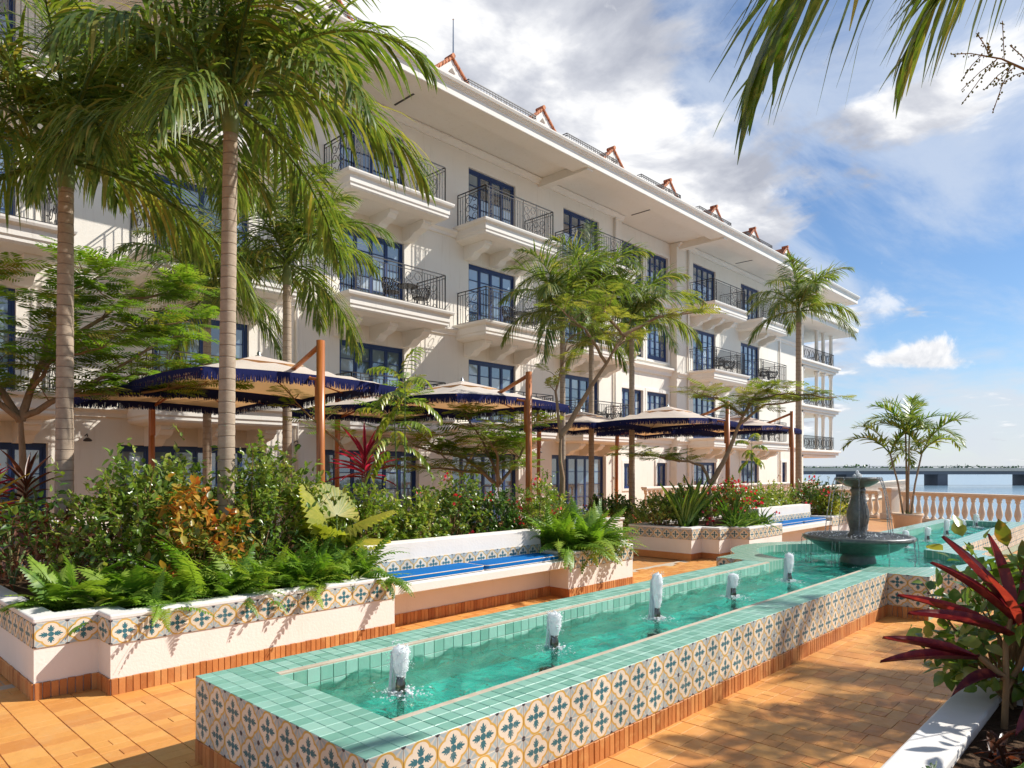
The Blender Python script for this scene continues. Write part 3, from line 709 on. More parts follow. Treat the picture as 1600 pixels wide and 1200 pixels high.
while u < 13.9:
    v = .87 + random.uniform(0, .1)
    while v < 7.28:
        k = 0 if random.random() < .58 else (1 if random.random() < .75 else 2); h = .226 if k == 1 else .113
        if v + h > 7.3: break
        for uu in ([u] if k < 2 else [u - TW / 4, u + TW / 4]):
            cx, cy = uu, v + h / 2
            inpool = (PU0 + .11 < cx < PU1 and PV0 + .12 < cy < PV1 - .12) or (9.9 < cx < 13.5 and 2.3 < cy < 5.0) or (cx > 13 and PV0 < cy < PV1)
            if not inpool and cx * .725 + cy * .689 > 1.2:
                M = Matrix.Translation((cx, cy, -.004 + random.uniform(-.0012, .0012))) @ Matrix.Rotation(random.gauss(0, .004), 4, 'Z') @ Matrix.Rotation(random.gauss(0, .0025), 4, 'X')
                d = cx * .725 + cy * .689; px = (cx * .689 - cy * .7248) / max(d, .1)
                vis = abs(px) < .78 and 733 + 1.88 / max(d, .1) * 1094 < 1330
                spots.append((math.hypot(cx, cy) + (0 if vis else 50), k, M))
        v += h
    u += TW
laid(bed, 'floor_tile', spots, fm, MAT['floor'], 300, 'far_floor_tiles')

# ================================================================== pool
pool = thing('fountain_pool', (CU, CV, 0), 'long raised fountain pool with green tiled rim and patterned tile sides', 'pool')
def pl(o):                                              # keep world coordinates under the pool's empty
    o.location = Vector(o.location) - Vector(pool.location); return o
ZC = .55
b = MB(); b.box(PU0 + .008, IU0, PV0 + .008, PV1 - .008, 0, ZC - .008); b.box(IU0, PU1, PV0 + .008, IV0, 0, ZC - .008); b.box(IU0, PU1, IV1, PV1 - .008, 0, ZC - .008)
pl(b.build('basin_wall', MAT['grout'], pool))
def arc(R_, a0, a1, n): return [(CU + R_ * math.cos(a0 + (a1 - a0) * i / n), CV + R_ * math.sin(a0 + (a1 - a0) * i / n)) for i in range(n + 1)]
HO, RO, RI, HI = 1.41, 1.9, 1.5, (IV1 - IV0) / 2
ao = math.asin(HO / RO); ai = math.asin(HI / RI); FARU = 21.54
for sg in (1, -1):
    top = [(PU1, CV + .945), (PU1, CV + HO)] + arc(RO, math.pi - ao, ao, 20) + [(2 * CU - PU1, CV + HO), (2 * CU - PU1, CV + .945), (FARU, CV + .945), (FARU, CV), (FARU - .39, CV), (FARU - .39, CV + HI)] + arc(RI, ai, math.pi - ai, 24) + [(PU1, CV + HI)]
    if sg < 0: top = [(x, 2 * CV - y) for x, y in top]
    else: top = top[::-1]
    pl(MB().prism(top, 0, ZC).build('basin_rim', MAT['greenfar'], pool))
fl = MB(); fl.prism([(IU0 - .01, IV0 - .01), (FARU - .3, IV0 - .01), (FARU - .3, IV1 + .01), (IU0 - .01, IV1 + .01)], .02, .21); fl.prism(arc(RI + .02, 0, 2 * math.pi * 47 / 48, 47), .02, .214)
pl(fl.build('basin_floor', MAT['poolfloor'], pool))
# rim tiles, ten by ten centimetres
gm = {0: tilemesh('rim_tile', .0965, .0965, .009, MAT['green'], .002)}
spots = []
def rim(x, y):
    M = Matrix.Translation((x - CU, y - CV, ZC - .008 + random.uniform(0, .0012))) @ Matrix.Rotation(random.gauss(0, .005), 4, 'X') @ Matrix.Rotation(random.gauss(0, .005), 4, 'Y')
    spots.append((math.hypot(x, y), 0, M))
for i in range(19):
    for k in range(4): rim(PU0 + .049 + k * .0975, PV0 + .0495 + i * .0993)
for i in range(75):
    for k in range(3):
        rim(IU0 + .052 + i * .1003, PV0 + .0495 + k * .0993); rim(IU0 + .052 + i * .1003, PV1 - .0495 - k * .0993)
laid(pool, 'rim_tile', spots, gm, MAT['green'], 300, 'far_rim_tiles')
for y0, y1 in ((IV0 - .047, IV0 - .003), (IV1 + .003, IV1 + .047)):
    pl(MB().box(IU0 + .004, PU1 - .003, y0, y1, ZC - .009, ZC + .001).build('edge_strip', MAT['grout'], pool, bevel=.004))
# upright tiles inside the basin
im = tilemesh('inner_tile', .0965, .0965, .008, MAT['green'], .002)
for i in range(75):
    for r_ in range(2):
        M = Matrix.Translation((IU0 + .052 + i * .1003 - CU, IV1 - CV - .001, ZC - .06 - r_ * .1)) @ Matrix.Rotation(R(90), 4, 'X')
        o = inst('inner_tile', im, pool); o.matrix_local = M
b = MB(); b.box(IU0 + .002, PU1, IV1 - .0006, IV1 + .001, .06, ZC - .012)
pl(b.build('inner_wall', MAT['grout'], pool))
# patterned tiles and skirting bricks on the outer sides
TP = .2125
dm = tilemesh('pattern_tile', TP - .0015, .1985, .008, MAT['deco'], .0012, uv=True)
sm_ = [tilemesh('skirt_brick', .0525, .146, .014, MAT['skirt'], .004), tilemesh('skirt_brick', .0525, .140, .015, MAT['skirt'], .004)]
def facing(p0, p1):
    """matrix factory for the wall face from p0 to p1, outside on the right-hand side when walking p0 -> p1"""
    d = Vector((p1[0] - p0[0], p1[1] - p0[1], 0)); ln = d.length; d.normalize(); nrm = Vector((d.y, -d.x, 0)); up = Vector((0, 0, 1))
    def at(s, z, out=0):
        o = Vector((p0[0], p0[1], 0)) + d * s + nrm * out
        return Matrix(((d.x, up.x, nrm.x, o.x), (d.y, up.y, nrm.y, o.y), (d.z, up.z, nrm.z, z), (0, 0, 0, 1)))
    return at, ln
def dress(parent, p0, p1, rows, zskirt=.15, skirt=True, off=(0, 0, 0), out=0., start=0., body=None, tilt=.004):
    at, ln = facing(p0, p1); T = Matrix.Translation(-Vector(off))
    n = max(1, int(round((ln - start) / TP))) if ln < 1 else int(math.ceil((ln - start) / TP - .05)); tp = (ln - start) / n if ln < 1 else TP; k0 = tp / TP
    for zc in rows:
        for i in range(n):
            s = start + tp / 2 + i * tp; M = T @ at(s, zc, out - .001) @ Matrix.Diagonal((k0, 1, 1, 1))
            if s + tp / 2 > ln + .004:
                w = (ln - (s - tp / 2)) / tp
                if w < .12: continue
                M = T @ at(s - tp / 2 + tp / 2 * w, zc, out - .001) @ Matrix.Diagonal((w, 1, 1, 1))
            o = inst('pattern_tile', dm, parent); o.matrix_local = M
    if skirt:
        m = int(round(ln / .0555)); st = ln / m
        for i in range(m):
            M = T @ at((i + .5) * st, zskirt / 2, out - .001 - random.uniform(0, .003)) @ Matrix.Rotation(random.gauss(0, .012), 4, 'Z')
            o = inst('skirt_brick', random.choice(sm_), parent); o.matrix_local = M
PO = (CU, CV, 0)
dress(pool, (PU0, PV1 - .008), (PU0, PV0 + .008), (.25, .45), off=PO, out=-.006)
dress(pool, (PU0 + .002, PV0), (PU1, PV0), (.25, .45), off=PO, out=-.006)
dress(pool, (9.8, PV0), (9.8, CV - HO), (.25, .45), off=PO, out=0)
dress(pool, (9.8, CV + HO), (9.8, PV1), (.25, .45), off=PO, out=0)

for sg in (-1, 1):
    fl_ = (lambda q: q) if sg < 0 else (lambda q: (q[0], 2 * CV - q[1]))
    path = [(9.8, CV - HO)] + [(x, 2 * CV - y) for x, y in arc(RO, math.pi - ao, ao, 14)] + [(2 * CU - 9.8, CV - HO)]
    for p0, p1 in zip(path[:-1], path[1:]):
        p0, p1 = (fl_(p0), fl_(p1)) if sg < 0 else (fl_(p1), fl_(p0)); dress(pool, p0, p1, (.25, .45), skirt=False, off=PO, out=.002)
dress(pool, (2 * CU - 9.8, PV0), (FARU, PV0), (.25, .45), skirt=False, off=PO, out=.002)
dress(pool, (2 * CU - 9.8, CV + HO), (2 * CU - 9.8, CV + .945), (.25, .45), skirt=False, off=PO, out=-.004)
# water: one rippled sheet
JETS = [2.78, 4.32, 5.85, 7.45, 9.02]; JFAR = [2 * CU - u for u in JETS]
xs = np.arange(IU0 - .02, FARU - .36, .035); ys = np.arange(CV - RI - .02, CV + RI + .02, .035)
X, Y = np.meshgrid(xs, ys, indexing='ij')
Z = np.zeros_like(X)
for k in range(34):
    a = rng.random() * 6.28; wl = rng.uniform(.10, .55); kk = 2 * math.pi / wl
    Z += .0105 * wl * np.sin(kk * (X * math.cos(a) + Y * math.sin(a)) + rng.random() * 6.28 + .8 * np.sin(2.2 * X + k) + .8 * np.sin(2.9 * Y + 2 * k))
for ju in JETS + JFAR:
    rr = np.hypot(X - ju, Y - CV); Z += .010 * np.exp(-rr * 4.2) * np.sin(rr * 46 + ju)
rr = np.hypot(X - CU, Y - CV); Z += .010 * np.exp(-np.abs(rr - .85) * 4) * np.sin(rr * 40)
inside = ((Y > IV0 - .02) & (Y < IV1 + .02)) | (rr < RI + .02)
idx = np.arange(X.size).reshape(X.shape); ok = inside[:-1, :-1] & inside[1:, :-1] & inside[:-1, 1:] & inside[1:, 1:]
a, b_, c, d = idx[:-1, :-1][ok], idx[1:, :-1][ok], idx[1:, 1:][ok], idx[:-1, 1:][ok]
F = np.concatenate([np.stack([a, b_, c], 1), np.stack([a, c, d], 1)])
wo = inst('pool_water', npmesh('pool_water', np.stack([X, Y, Z + .425], -1).reshape(-1, 3), F, MAT['water'], smooth=True))
tag(wo, kind='structure')

# ---- jets
def jet(u, top, label, seed, spill):
    rd = random.Random(seed); t = thing('water_jet', (u, CV, 0), label, 'water jet', 'foaming jets along the pool')
    nz = MB().lathe([(.025, .05), (.025, .42), (.033, .43), (.034, .50), (.028, .51), (.030, .545), (.02, .55)], 14); nz.build('nozzle', MAT['nozzle'], t, True)
    fm_ = MB(); h = top - .54; prof = []
    for i in range(22):
        s = i / 21; r_ = (.026 + .030 * math.sin(min(1, s * 1.15) * math.pi * .62)) * (1 if s < .85 else math.sqrt(max(0, 1 - ((s - .85) / .155) ** 2)))
        prof.append((max(.004, r_), .53 + h * s))
    n = 14; core = [(max(.003, r_ * (.96 + .05 * math.sin(z * 60 + seed))), z) for r_, z in prof]; fm_.lathe(core, 20, (0, 0, 0), .035)
    for k in range(170 if u < 10 else 50):              # froth: a mass of small drops over the core
        i = min(21, int(22 * rd.random() ** .8)); r_, z = prof[i]; a = rd.uniform(0, 6.28); s_ = rd.uniform(.002, .0065) * (1 if u < 10 else 1.5)
        q = r_ * rd.uniform(.92, 1.12); zz = z + rd.uniform(-.01, .01)
        fm_.lathe([(s_ * .45, -s_ * .85), (s_, -s_ * .2), (s_ * .9, s_ * .4), (s_ * .3, s_ * .95)], 6, (q * math.cos(a), q * math.sin(a), zz))
    o = fm_.build('foam_plume', MAT['foam'], t, True)
    fb = MB()                                            # water falling back beside the nozzle, and the froth round it
    for k in range(5):
        a = spill + rd.uniform(-.5, .5); x, y = math.cos(a), math.sin(a); q = rd.uniform(.030, .06)
        fb.tube([(x * .02, y * .02, top - .02), (x * q * .9, y * q * .9, top - h * .25), (x * q * 1.15, y * q * 1.15, .55), (x * q * 1.3, y * q * 1.3, .42)], [.008, rd.uniform(.006, .012), rd.uniform(.005, .010), .010], 7)
    fb.build('falling_water', MAT['foam'], t, True)
    sp = MB()
    for k in range(190):                                 # loose drops round the plume
        a = rd.uniform(0, 6.28); z = rd.uniform(.56, top + .015); q = .045 + abs(rd.gauss(0, .020)); s = rd.uniform(.0015, .0045)
        sp.lathe([(s * .2, -s), (s, 0), (s * .2, s)], 5, (q * math.cos(a), q * math.sin(a), z))
    for k in range(230):
        a = rd.uniform(0, 6.28); q = abs(rd.gauss(.07, .06)) + .02; s = rd.uniform(.003, .011) * (1.5 if q < .08 else .8)
        c_ = (q * math.cos(a), q * math.sin(a), .43 + rd.uniform(-.004, .02) * (1.6 if q < .1 else .6))
        sp.lathe([(s * .2, -s * .5), (s, 0), (s * .2, s * .5)], 6, c_)
    tag(sp.build('froth', MAT['foam'], t, True), kind='stuff')
    lampm = MB().lathe([(.07, .15), (.075, .31), (.06, .36), (.03, .37)], 14, (-.28 + rd.uniform(-.04, .04), -.16, 0)); lampm.build('underwater_lamp', MAT['dark'], t, True)
JL = ['first foaming white jet by the square end of the pool', 'second foaming white jet from the square end of the pool', 'tallest foaming white jet, third along the pool with water falling beside it', 'short foaming white jet, fourth along the pool', 'foaming white jet in front of the stone fountain']
for i, (u, tp) in enumerate(zip(JETS, (.752, .739, .89, .712, .805))): jet(u, tp, JL[i], i + 3, 2.3 if i != 2 else 2.6)
for i, u in enumerate(JFAR): jet(u, (.78, .72, .80, .72, .76)[i], 'foaming white jet beyond the stone fountain, %s before the far end' % ('last', 'fourth', 'third', 'second', 'first')[i], i + 21, 2.3)

# ---- tiered fountain
fo = thing('stone_fountain', (CU, CV, 0), 'dark two-tiered stone fountain with water spilling from both bowls', 'fountain')
MB().lathe([(.27, .06), (.27, .40), (.255, .44), (.262, .47), (.245, .50), (.245, .54), (.26, .57)], 32).build('pedestal', MAT['stone'], fo, True)
MB().lathe([(.26, .555), (.42, .575), (.56, .64), (.68, .73), (.74, .765), (.79, .78), (.80, .80), (.795, .83), (.775, .85), (.75, .846), (.72, .835), (.40, .815), (.18, .81)], 56).build('large_bowl', MAT['stone'], fo, True)
MB().lathe([(.145, .80), (.15, .86), (.125, .885), (.118, .93), (.135, .99), (.158, 1.08), (.165, 1.15), (.155, 1.24), (.125, 1.34), (.098, 1.44), (.092, 1.50), (.11, 1.53), (.115, 1.56), (.098, 1.575), (.10, 1.60)], 32).build('vase_column', MAT['stone'], fo, True)
MB().lathe([(.10, 1.595), (.17, 1.61), (.25, 1.655), (.30, 1.69), (.322, 1.70), (.333, 1.72), (.33, 1.745), (.315, 1.752), (.29, 1.735), (.10, 1.715)], 40).build('small_bowl', MAT['stone'], fo, True)
MB().lathe([(.72, .838), (.74, .839), (.02, .842)], 40).build('bowl_water', MAT['stream'], fo, True)
rd = random.Random(5); m = MB()
for k in range(26):
    a = rd.uniform(0, 6.28); q = rd.uniform(0, .06); s = rd.uniform(.012, .03); m.lathe([(s * .3, -s), (s, 0), (s * .3, s)], 8, (q * math.cos(a), q * math.sin(a), 1.76 + rd.uniform(0, .10) * (1 - q / .07)))
m.build('bubbling_water', MAT['foam'], fo, True)
m = MB()
for a in (R(133), R(-47), R(20), R(75), R(200), R(250), R(300), R(165)):
    x, y = math.cos(a), math.sin(a); o0 = .33; v = rd.uniform(.10, .24)
    pts = [(x * (o0 + v * s), y * (o0 + v * s), 1.75 + .02 * s - .88 * s * s) for s in (0, .15, .3, .45, .6, .75, .9, 1.02)]
    m.tube(pts, [.014, .011, .009, .008, .007, .007, .008, .009], 6)
for k in range(3):
    a = R(226 + 18 * k); x, y = math.cos(a), math.sin(a)
    m.tube([(x * .10, y * .10, 1.60), (x * .115, y * .115, 1.45), (x * .17, y * .17, 1.15), (x * .13, y * .13, .93), (x * .15, y * .15, .845)], [.008, .010, .008, .007, .010], 6)
for k in range(16):
    a = rd.uniform(0, 6.28); x, y = math.cos(a), math.sin(a)
    m.tube([(x * .795, y * .795, .835), (x * .815, y * .815, .78), (x * .825, y * .825, .65), (x * .83, y * .83, .43)], [rd.uniform(.006, .016), .008, .006, .008], 6)
m.build('falling_streams', MAT['stream'], fo, True)
m = MB()
for k in range(220):
    a = rd.uniform(0, 6.28); q = rd.choice((rd.gauss(.83, .05), rd.uniform(.16, .7))); z = .43 if q > .75 else .85; s = rd.uniform(.003, .012)
    m.lathe([(s * .2, -s * .6), (s, 0), (s * .2, s * .6)], 6, (q * math.cos(a), q * math.sin(a), z + rd.uniform(0, .012)))
tag(m.build('splashes', MAT['foam'], fo, True), kind='stuff')

# ================================================================== planters with benches
def offset_poly(poly, t):
    n = len(poly); out = []
    for i in range(n):
        p, c, q = (Vector(poly[(i + k) % n] ) for k in (-1, 0, 1))
        d0 = (c - p).normalized(); d1 = (q - c).normalized(); n0 = Vector((-d0.y, d0.x)); n1 = Vector((-d1.y, d1.x))
        k = n0 + n1; k = k / max(.2, k.dot(n0)); out.append((c.x + k.x * t, c.y + k.y * t))
    return out                                            # counter-clockwise polygons shrink for t > 0
def ringprism(poly, t_out, t_in, z0, z1):
    a = offset_poly(poly, t_out); b = offset_poly(poly, t_in); n = len(poly); m = MB()
    vs = [(x, y, z) for P, z in ((a, z0), (a, z1), (b, z1), (b, z0)) for x, y in P]; fs = []
    for i in range(n):
        j = (i + 1) % n
        for k in range(4): k2 = (k + 1) % 4; fs.append((k * n + i, k * n + j, k2 * n + j, k2 * n + i))
    return m.add(vs, fs)
BACKT, SEATT = .97, .557
def mirror_u(P): return [(2 * CU - x, y) for x, y in P][::-1]
def mirror_v(P): return [(x, 2 * CV - y) for x, y in P][::-1]
P1 = [(1.91, 6.4), (4.81, 6.4), (4.81, 6.95), (7.92, 6.95), (7.92, 6.4), (9.57, 6.4), (9.57, 6.82), (10.05, 6.82), (10.05, 7.22), (10.47, 7.22), (10.47, 8.75), (3.2, 8.75), (3.2, 11.0), (1.44, 11.0), (1.44, 6.71), (1.91, 6.71)]
def planter(poly, label, edges_tile, edges_brick, group=None, soil=.60):
    cx = sum(p[0] for p in poly) / len(poly); cy = sum(p[1] for p in poly) / len(poly); off = (cx, cy, 0)
    t = thing('planter', off, label, 'planter', group); q = [(x - cx, y - cy) for x, y in poly]
    ringprism(q, 0, .17, 0, .63).build('wall', MAT['plwhite'], t)
    ringprism(q, -.008, .185, .626, .672).build('cap', MAT['cap'], t, bevel=.012)
    inn = offset_poly(q, .165); MB().prism(inn, .3, soil).build('soil', MAT['soil'], t)
    n = len(poly)
    for i in range(n):
        p0, p1 = poly[i], poly[(i + 1) % n]
        if i in edges_tile: dress(t, p0, p1, (.527,), .14, i in edges_brick, off, .004 if i in edges_brick else .005)
        if i not in edges_brick:
            at, ln = facing(p0, p1); m = MB(); m.box(0, ln, 0, .14, -.001, .011); o = m.build('skirting', MAT['skirt'], t); o.matrix_local = Matrix.Translation(-Vector(off)) @ at(0, 0, 0)
    return t
pm1 = planter(P1, 'long white planter with patterned tile band, palms and bench recess', {0, 1, 4, 5, 13, 14, 15}, {0, 4, 13, 14, 15})
P2 = mirror_u(P1)
i2 = {i for i, p in enumerate(P2) for q in [P2[(i + 1) % len(P2)]] if (abs(p[1] - q[1]) < 1e-6 and q[0] > p[0] and p[1] < 8) or (abs(p[0] - q[0]) < 1e-6 and q[1] < p[1])}
i2 -= {i for i in i2 if abs(P2[i][1] - 6.95) < .01 and abs(P2[(i + 1) % len(P2)][1] - 6.95) < .01}
pm2 = planter(P2, 'stepped white planter with red flowers beyond the aisle', i2, set())
P3 = mirror_v(P1)
pm3 = planter(P3, 'white planter with red strap-leaved plants opposite the long planter', set(), set())
def bench(u0, u1, sg, label, clabel, skirt=True, tiles=True):
    """built-in bench in the recess; sg=+1 opens towards -Y, -1 towards +Y"""
    yv = (lambda v: v) if sg > 0 else (lambda v: 2 * CV - v)
    t = thing('bench', ((u0 + u1) / 2, yv(6.65), 0), label, 'bench', 'benches built into the planters'); off = Vector(t.location)
    def bx(name, x0, x1, v0, v1, z0, z1, mat, bev=0):
        a, b = sorted((yv(v0), yv(v1))); m = MB(); m.box(x0 - off.x, x1 - off.x, a - off.y, b - off.y, z0, z1); return m.build(name, MAT[mat], t, bevel=bev)
    bx('seat', u0 + .003, u1 - .003, 6.402, 6.936, .452, SEATT, 'plwhite', .008)
    bx('base', u0 + .003, u1 - .003, 6.76, 6.93, 0, .450, 'plwhite')
    bx('backrest', u0 + .003, u1 + .003, 6.937, 7.20, .5, BACKT, 'plwhite', .008)
    if tiles: dress(t, (u0, 6.937), (u1, 6.937), (SEATT + .102,), .15, False, off, .004, start=.055)
    if skirt: dress(t, (u0, 6.76), (u1, 6.76), (), .15, True, off, .004)
    w = (u1 - u0 - .06) / 2
    for k in range(2):
        x0 = u0 + .03 + k * w + .008; c = thing('seat_cushion', (x0 + w / 2 - .008, yv(6.72), SEATT), clabel[k], 'cushion', 'blue bench cushions')
        a, b = w / 2 - .012, .205; poly = []
        for cx_, cy_, s0 in ((a - .07, b - .07, 0), (-a + .07, b - .07, 90), (-a + .07, -b + .07, 180), (a - .07, -b + .07, 270)):
            for j in range(6): an = R(s0 + 18 * j); poly.append((cx_ + .07 * math.cos(an), cy_ + .07 * math.sin(an)))
        m = MB(); n = len(poly); rings = ((.985, .004), (1., .012), (1.006, .038), (1., .064), (.985, .073), (.93, .079), (.75, .083))
        vs = [(x * s, y * s, z) for s, z in rings for x, y in poly]; fs = [tuple(range(n - 1, -1, -1)), tuple((len(rings) - 1) * n + j for j in range(n))]
        for i in range(len(rings) - 1):
            for j in range(n): j2 = (j + 1) % n; fs.append((i * n + j, i * n + j2, (i + 1) * n + j2, (i + 1) * n + j))
        m.add(vs, fs).build('pad', MAT['cushion'], c, True)
        for zz in (.012, .066):
            m = MB(); pp = [(x * 1.004, y * 1.006, zz) for x, y in poly]; m.tube(pp + [pp[0]], .0055, 6, False); m.build('piping', MAT['piping'], c, True)
    return t
bench(4.81, 7.92, 1, 'white built-in bench with two blue cushions beside the long pool', ['blue cushion on the pool bench next to the overhanging fern corner', 'blue cushion on the pool bench beside the trailing fern block'])
bench(2 * CU - 7.92, 2 * CU - 4.81, 1, 'white built-in bench with two blue cushions behind the stone fountain', ['blue cushion behind the fountain nearer the grassy planter', 'blue cushion behind the fountain nearer the balustrade'], False)
bench(4.81, 7.92, -1, 'white built-in bench behind the red strap-leaved plants', ['blue cushion seen behind the red strap-leaved plants', 'blue cushion hidden further along the bench behind red plants'], False, False)

# ================================================================== umbrellas
def umbrella(u0, v0, mirror, label):
    """square cantilever umbrella; canopy u0..u0+3, v0..v0+3; the mast stands outside one edge"""
    t = thing('patio_umbrella', (u0 + 1.5, v0 - .28 if not mirror else v0 + 3.2, 0), label, 'umbrella', 'fringed umbrellas over the garden seating')
    s = 1 if not mirror else -1; ZE, ZP = 3.2, 3.62; H = 1.5
    m = MB(); m.tube([(0, 0, .0), (0, 0, 3.64)], .058, 12); m.build('mast', MAT['wood'], t, True)
    MB().box(-.35, .35, -.35, .35, 0, .05).build('base_plate', MAT['iron'], t, bevel=.01)
    MB().box(-.045, .045, .05 * s - .03, .05 * s + .03, 2.55, 3.1).build('crank_rail', MAT['wood'], t, bevel=.006)
    cy = s * (.28 + 1.5) if not mirror else s * 1.7
    m = MB(); m.tube([(0, 0, 3.58), (0, s * .55, 3.38), (0, s * .8, 3.30)], .035, 8); m.build('arm', MAT['wood'], t, True)
    m = MB(); m.tube([(0, 0, 3.10), (0, s * .9, 3.26), (0, cy, ZP - .12)], .022, 8); m.build('lower_arm', MAT['wood'], t, True)
    G = 12; vs = []; fs = []
    for i in range(G + 1):
        for j in range(G + 1):
            x = -H + 2 * H * i / G; y = -H + 2 * H * j / G; r_ = max(abs(x), abs(y)) / H; q = min(abs(x), abs(y)) / H
            z = ZP - (ZP - ZE) * r_ ** .9 - .05 * q * q * r_ + .045 * (1 - abs(2 * (abs(q - .5)))) * 0
            z -= .03 * math.sin(math.pi * min(1, r_)) * (1 - abs(2 * q / max(r_, .01) - 1)) if r_ > 0 else 0
            vs.append((x, y + cy, z))
    for i in range(G):
        for j in range(G): a = i * (G + 1) + j; fs.append((a, a + G + 1, a + G + 2, a + 1))
    MB().add(vs, fs).build('canopy', MAT['canvas'], t, True)
    va = MB(); fr = MB()
    def edge(i, j): return Vector(vs[i * (G + 1) + j])
    loop = [edge(i, 0) for i in range(G)] + [edge(G, j) for j in range(G)] + [edge(i, G) for i in range(G, 0, -1)] + [edge(0, j) for j in range(G, 0, -1)]
    n = len(loop); c0 = Vector((0, cy, 0))
    for i in range(n):
        a, b_ = loop[i], loop[(i + 1) % n]; o1 = Vector((0, 0, -.045))
        va.add([a + Vector((0, 0, .004)), b_ + Vector((0, 0, .004)), b_ + o1, a + o1], [(0, 1, 2, 3)])
        ln = (b_ - a).length; k = int(ln / .0085)
        for j in range(k):
            p = a.lerp(b_, (j + random.random() * .8) / k) + Vector((0, 0, -.04)); d = (b_ - a).normalized() * .0072; hgt = random.uniform(.085, .125); sw = Vector((random.uniform(-.010, .010), random.uniform(-.010, .010), -hgt))
            fr.add([p - d, p + d, p + sw + d * .8, p + sw - d * .8], [(0, 1, 2, 3)])
    va.build('valance', MAT['canvas_blue'], t); tag(fr.build('fringe', MAT['canvas_blue'], t), kind='stuff')
    MB().lathe([(.05, ZP - .32), (.075, ZP - .28), (.075, ZP - .22), (.03, ZP - .18), (.03, ZP - .04)], 14, (0, cy, 0)).build('hub', MAT['wood'], t, True)
    MB().lathe([(.05, ZP - .005), (.05, ZP + .01), (.02, ZP + .02), (.03, ZP + .05), (.012, ZP + .08)], 12, (0, cy, 0)).build('finial', MAT['metal'], t, True)
    for k in range(8):
        i, j = [(0, 0), (G // 2, 0), (G, 0), (G, G // 2), (G, G), (G // 2, G), (0, G), (0, G // 2)][k]
        e = edge(i, j) + Vector((0, 0, -.03)); m = MB(); c_ = Vector((0, cy, ZP - .06)); m.tube([c_, c_.lerp(e, .5) + Vector((0, 0, -.01)), e], .012, 6)
        m.tube([Vector((0, cy, ZP - .25)), c_.lerp(e, .48) + Vector((0, 0, -.02))], .010, 6); m.build('rib', MAT['wood'], t, True)
    m = MB(); top_ = [Vector(vs[(G // 2 + a) * (G + 1) + G // 2 + b_]) + Vector((0, 0, .016)) for a, b_ in ((-2, -2), (2, -2), (2, 2), (-2, 2))]
    m.add([tuple(Vector((0, cy, ZP + .012)))] + [tuple(p) for p in top_], [(0, 1, 2), (0, 2, 3), (0, 3, 4), (0, 4, 1)]).build('vent_cap', MAT['canvas'], t)
UL = ['cream umbrella with blue fringe, mast standing behind the yellow fan palm', 'cream umbrella with blue fringe, mast rising behind the bench hedge', 'cream umbrella with blue fringe, mast beside the forked leaning tree', 'cream umbrella with blue fringe, mast beside the palm nearest the bay',
      'cream umbrella with blue fringe half hidden behind the feathery tree at the left', 'cream umbrella with blue fringe behind the thin sapling', 'cream umbrella with blue fringe behind the mid-garden tree trunk', 'cream umbrella with blue fringe tucked behind another near the stepped planter']
for k, u in enumerate((3.64, 7.88, 15.6, 19.8)): umbrella(u, 8.78, False, UL[k])
for k, u in enumerate((3.66, 7.9, 15.3, 19.6)): umbrella(u, 11.6, True, UL[4 + k])

# ================================================================== hotel
WV = 17.65
hotel = thing('hotel_building', (16, WV, 0), 'four-storey cream hotel with navy french doors and iron balconies', 'building')
HO_ = Vector(hotel.location)
def hb(m, name, mat, smooth=False, bevel=0, parent=None):
    m.v = [(x - HO_.x, y - HO_.y, z) for x, y, z in m.v]; return m.build(name, MAT[mat], parent or hotel, smooth, bevel)
FLO = [10.0, 6.7, 3.4]
DC = [2.3, 7.38, 12.47, 17.58, 22.70, 32.96, 38.27]; DW = 2.35
UP = []                                                   # openings: u0,u1,z0,z1
for c in DC:
    for f in FLO: UP.append((c - DW / 2, c + DW / 2, f, f + 2.27))
GR = [(.6, 4.05), (5.46, 9.05), (10.65, 14.24), (15.67, 18.93), (20.81, 24.39)]
GO = [(a, b, .0, 2.44) for a, b in GR]
GW = [(26.2, 26.95, 1.0, 2.14), (28.95, 29.87, 1.0, 2.18), (31.78, 34.14, .9, 2.22), (37.04, 39.3, .3, 2.36), (42.6, 43.3, .9, 2.3)]
def wallgrid(u0, u1, z0, z1, v, ops, depth):
    m = MB(); us = sorted({u0, u1} | {x for o in ops for x in o[:2] if u0 < x < u1}); zs = sorted({z0, z1} | {x for o in ops for x in o[2:] if z0 < x < z1})
    for i in range(len(us) - 1):
        for k in range(len(zs) - 1):
            cu, cz = (us[i] + us[i + 1]) / 2, (zs[k] + zs[k + 1]) / 2
            if any(o[0] < cu < o[1] and o[2] < cz < o[3] for o in ops): continue
            m.add([(us[i], v, zs[k]), (us[i + 1], v, zs[k]), (us[i + 1], v, zs[k + 1]), (us[i], v, zs[k + 1])], [(0, 1, 2, 3)])
    for a, b, c, d in ops:
        for q in ([(a, c), (a, d)], [(a, d), (b, d)], [(b, d), (b, c)], [(b, c), (a, c)]):
            (x0, y0), (x1, y1) = q; m.add([(x0, v, y0), (x0, v + depth, y0), (x1, v + depth, y1), (x1, v, y1)], [(0, 1, 2, 3)])
    return m
BAY0, BAY1, BD = 25.55, 30.2, .38
inb = lambda o: BAY0 < (o[0] + o[1]) / 2 < BAY1
ops = UP + GO + GW
hb(wallgrid(-9, BAY0, 0, 12.9, WV, [o for o in ops if o[0] < BAY0], .22), 'wall', 'wall')
hb(wallgrid(BAY1, 45.1, 0, 12.9, WV, [o for o in ops if o[0] > BAY1], .22), 'wall', 'wall')
BW = [(25.95, 27.75), (28.08, 29.95)]
bops = [(a, b, f + .35, f + 2.13) for a, b in BW for f in FLO] + [(o[0], o[1], o[2], o[3]) for o in GW if inb(o)]
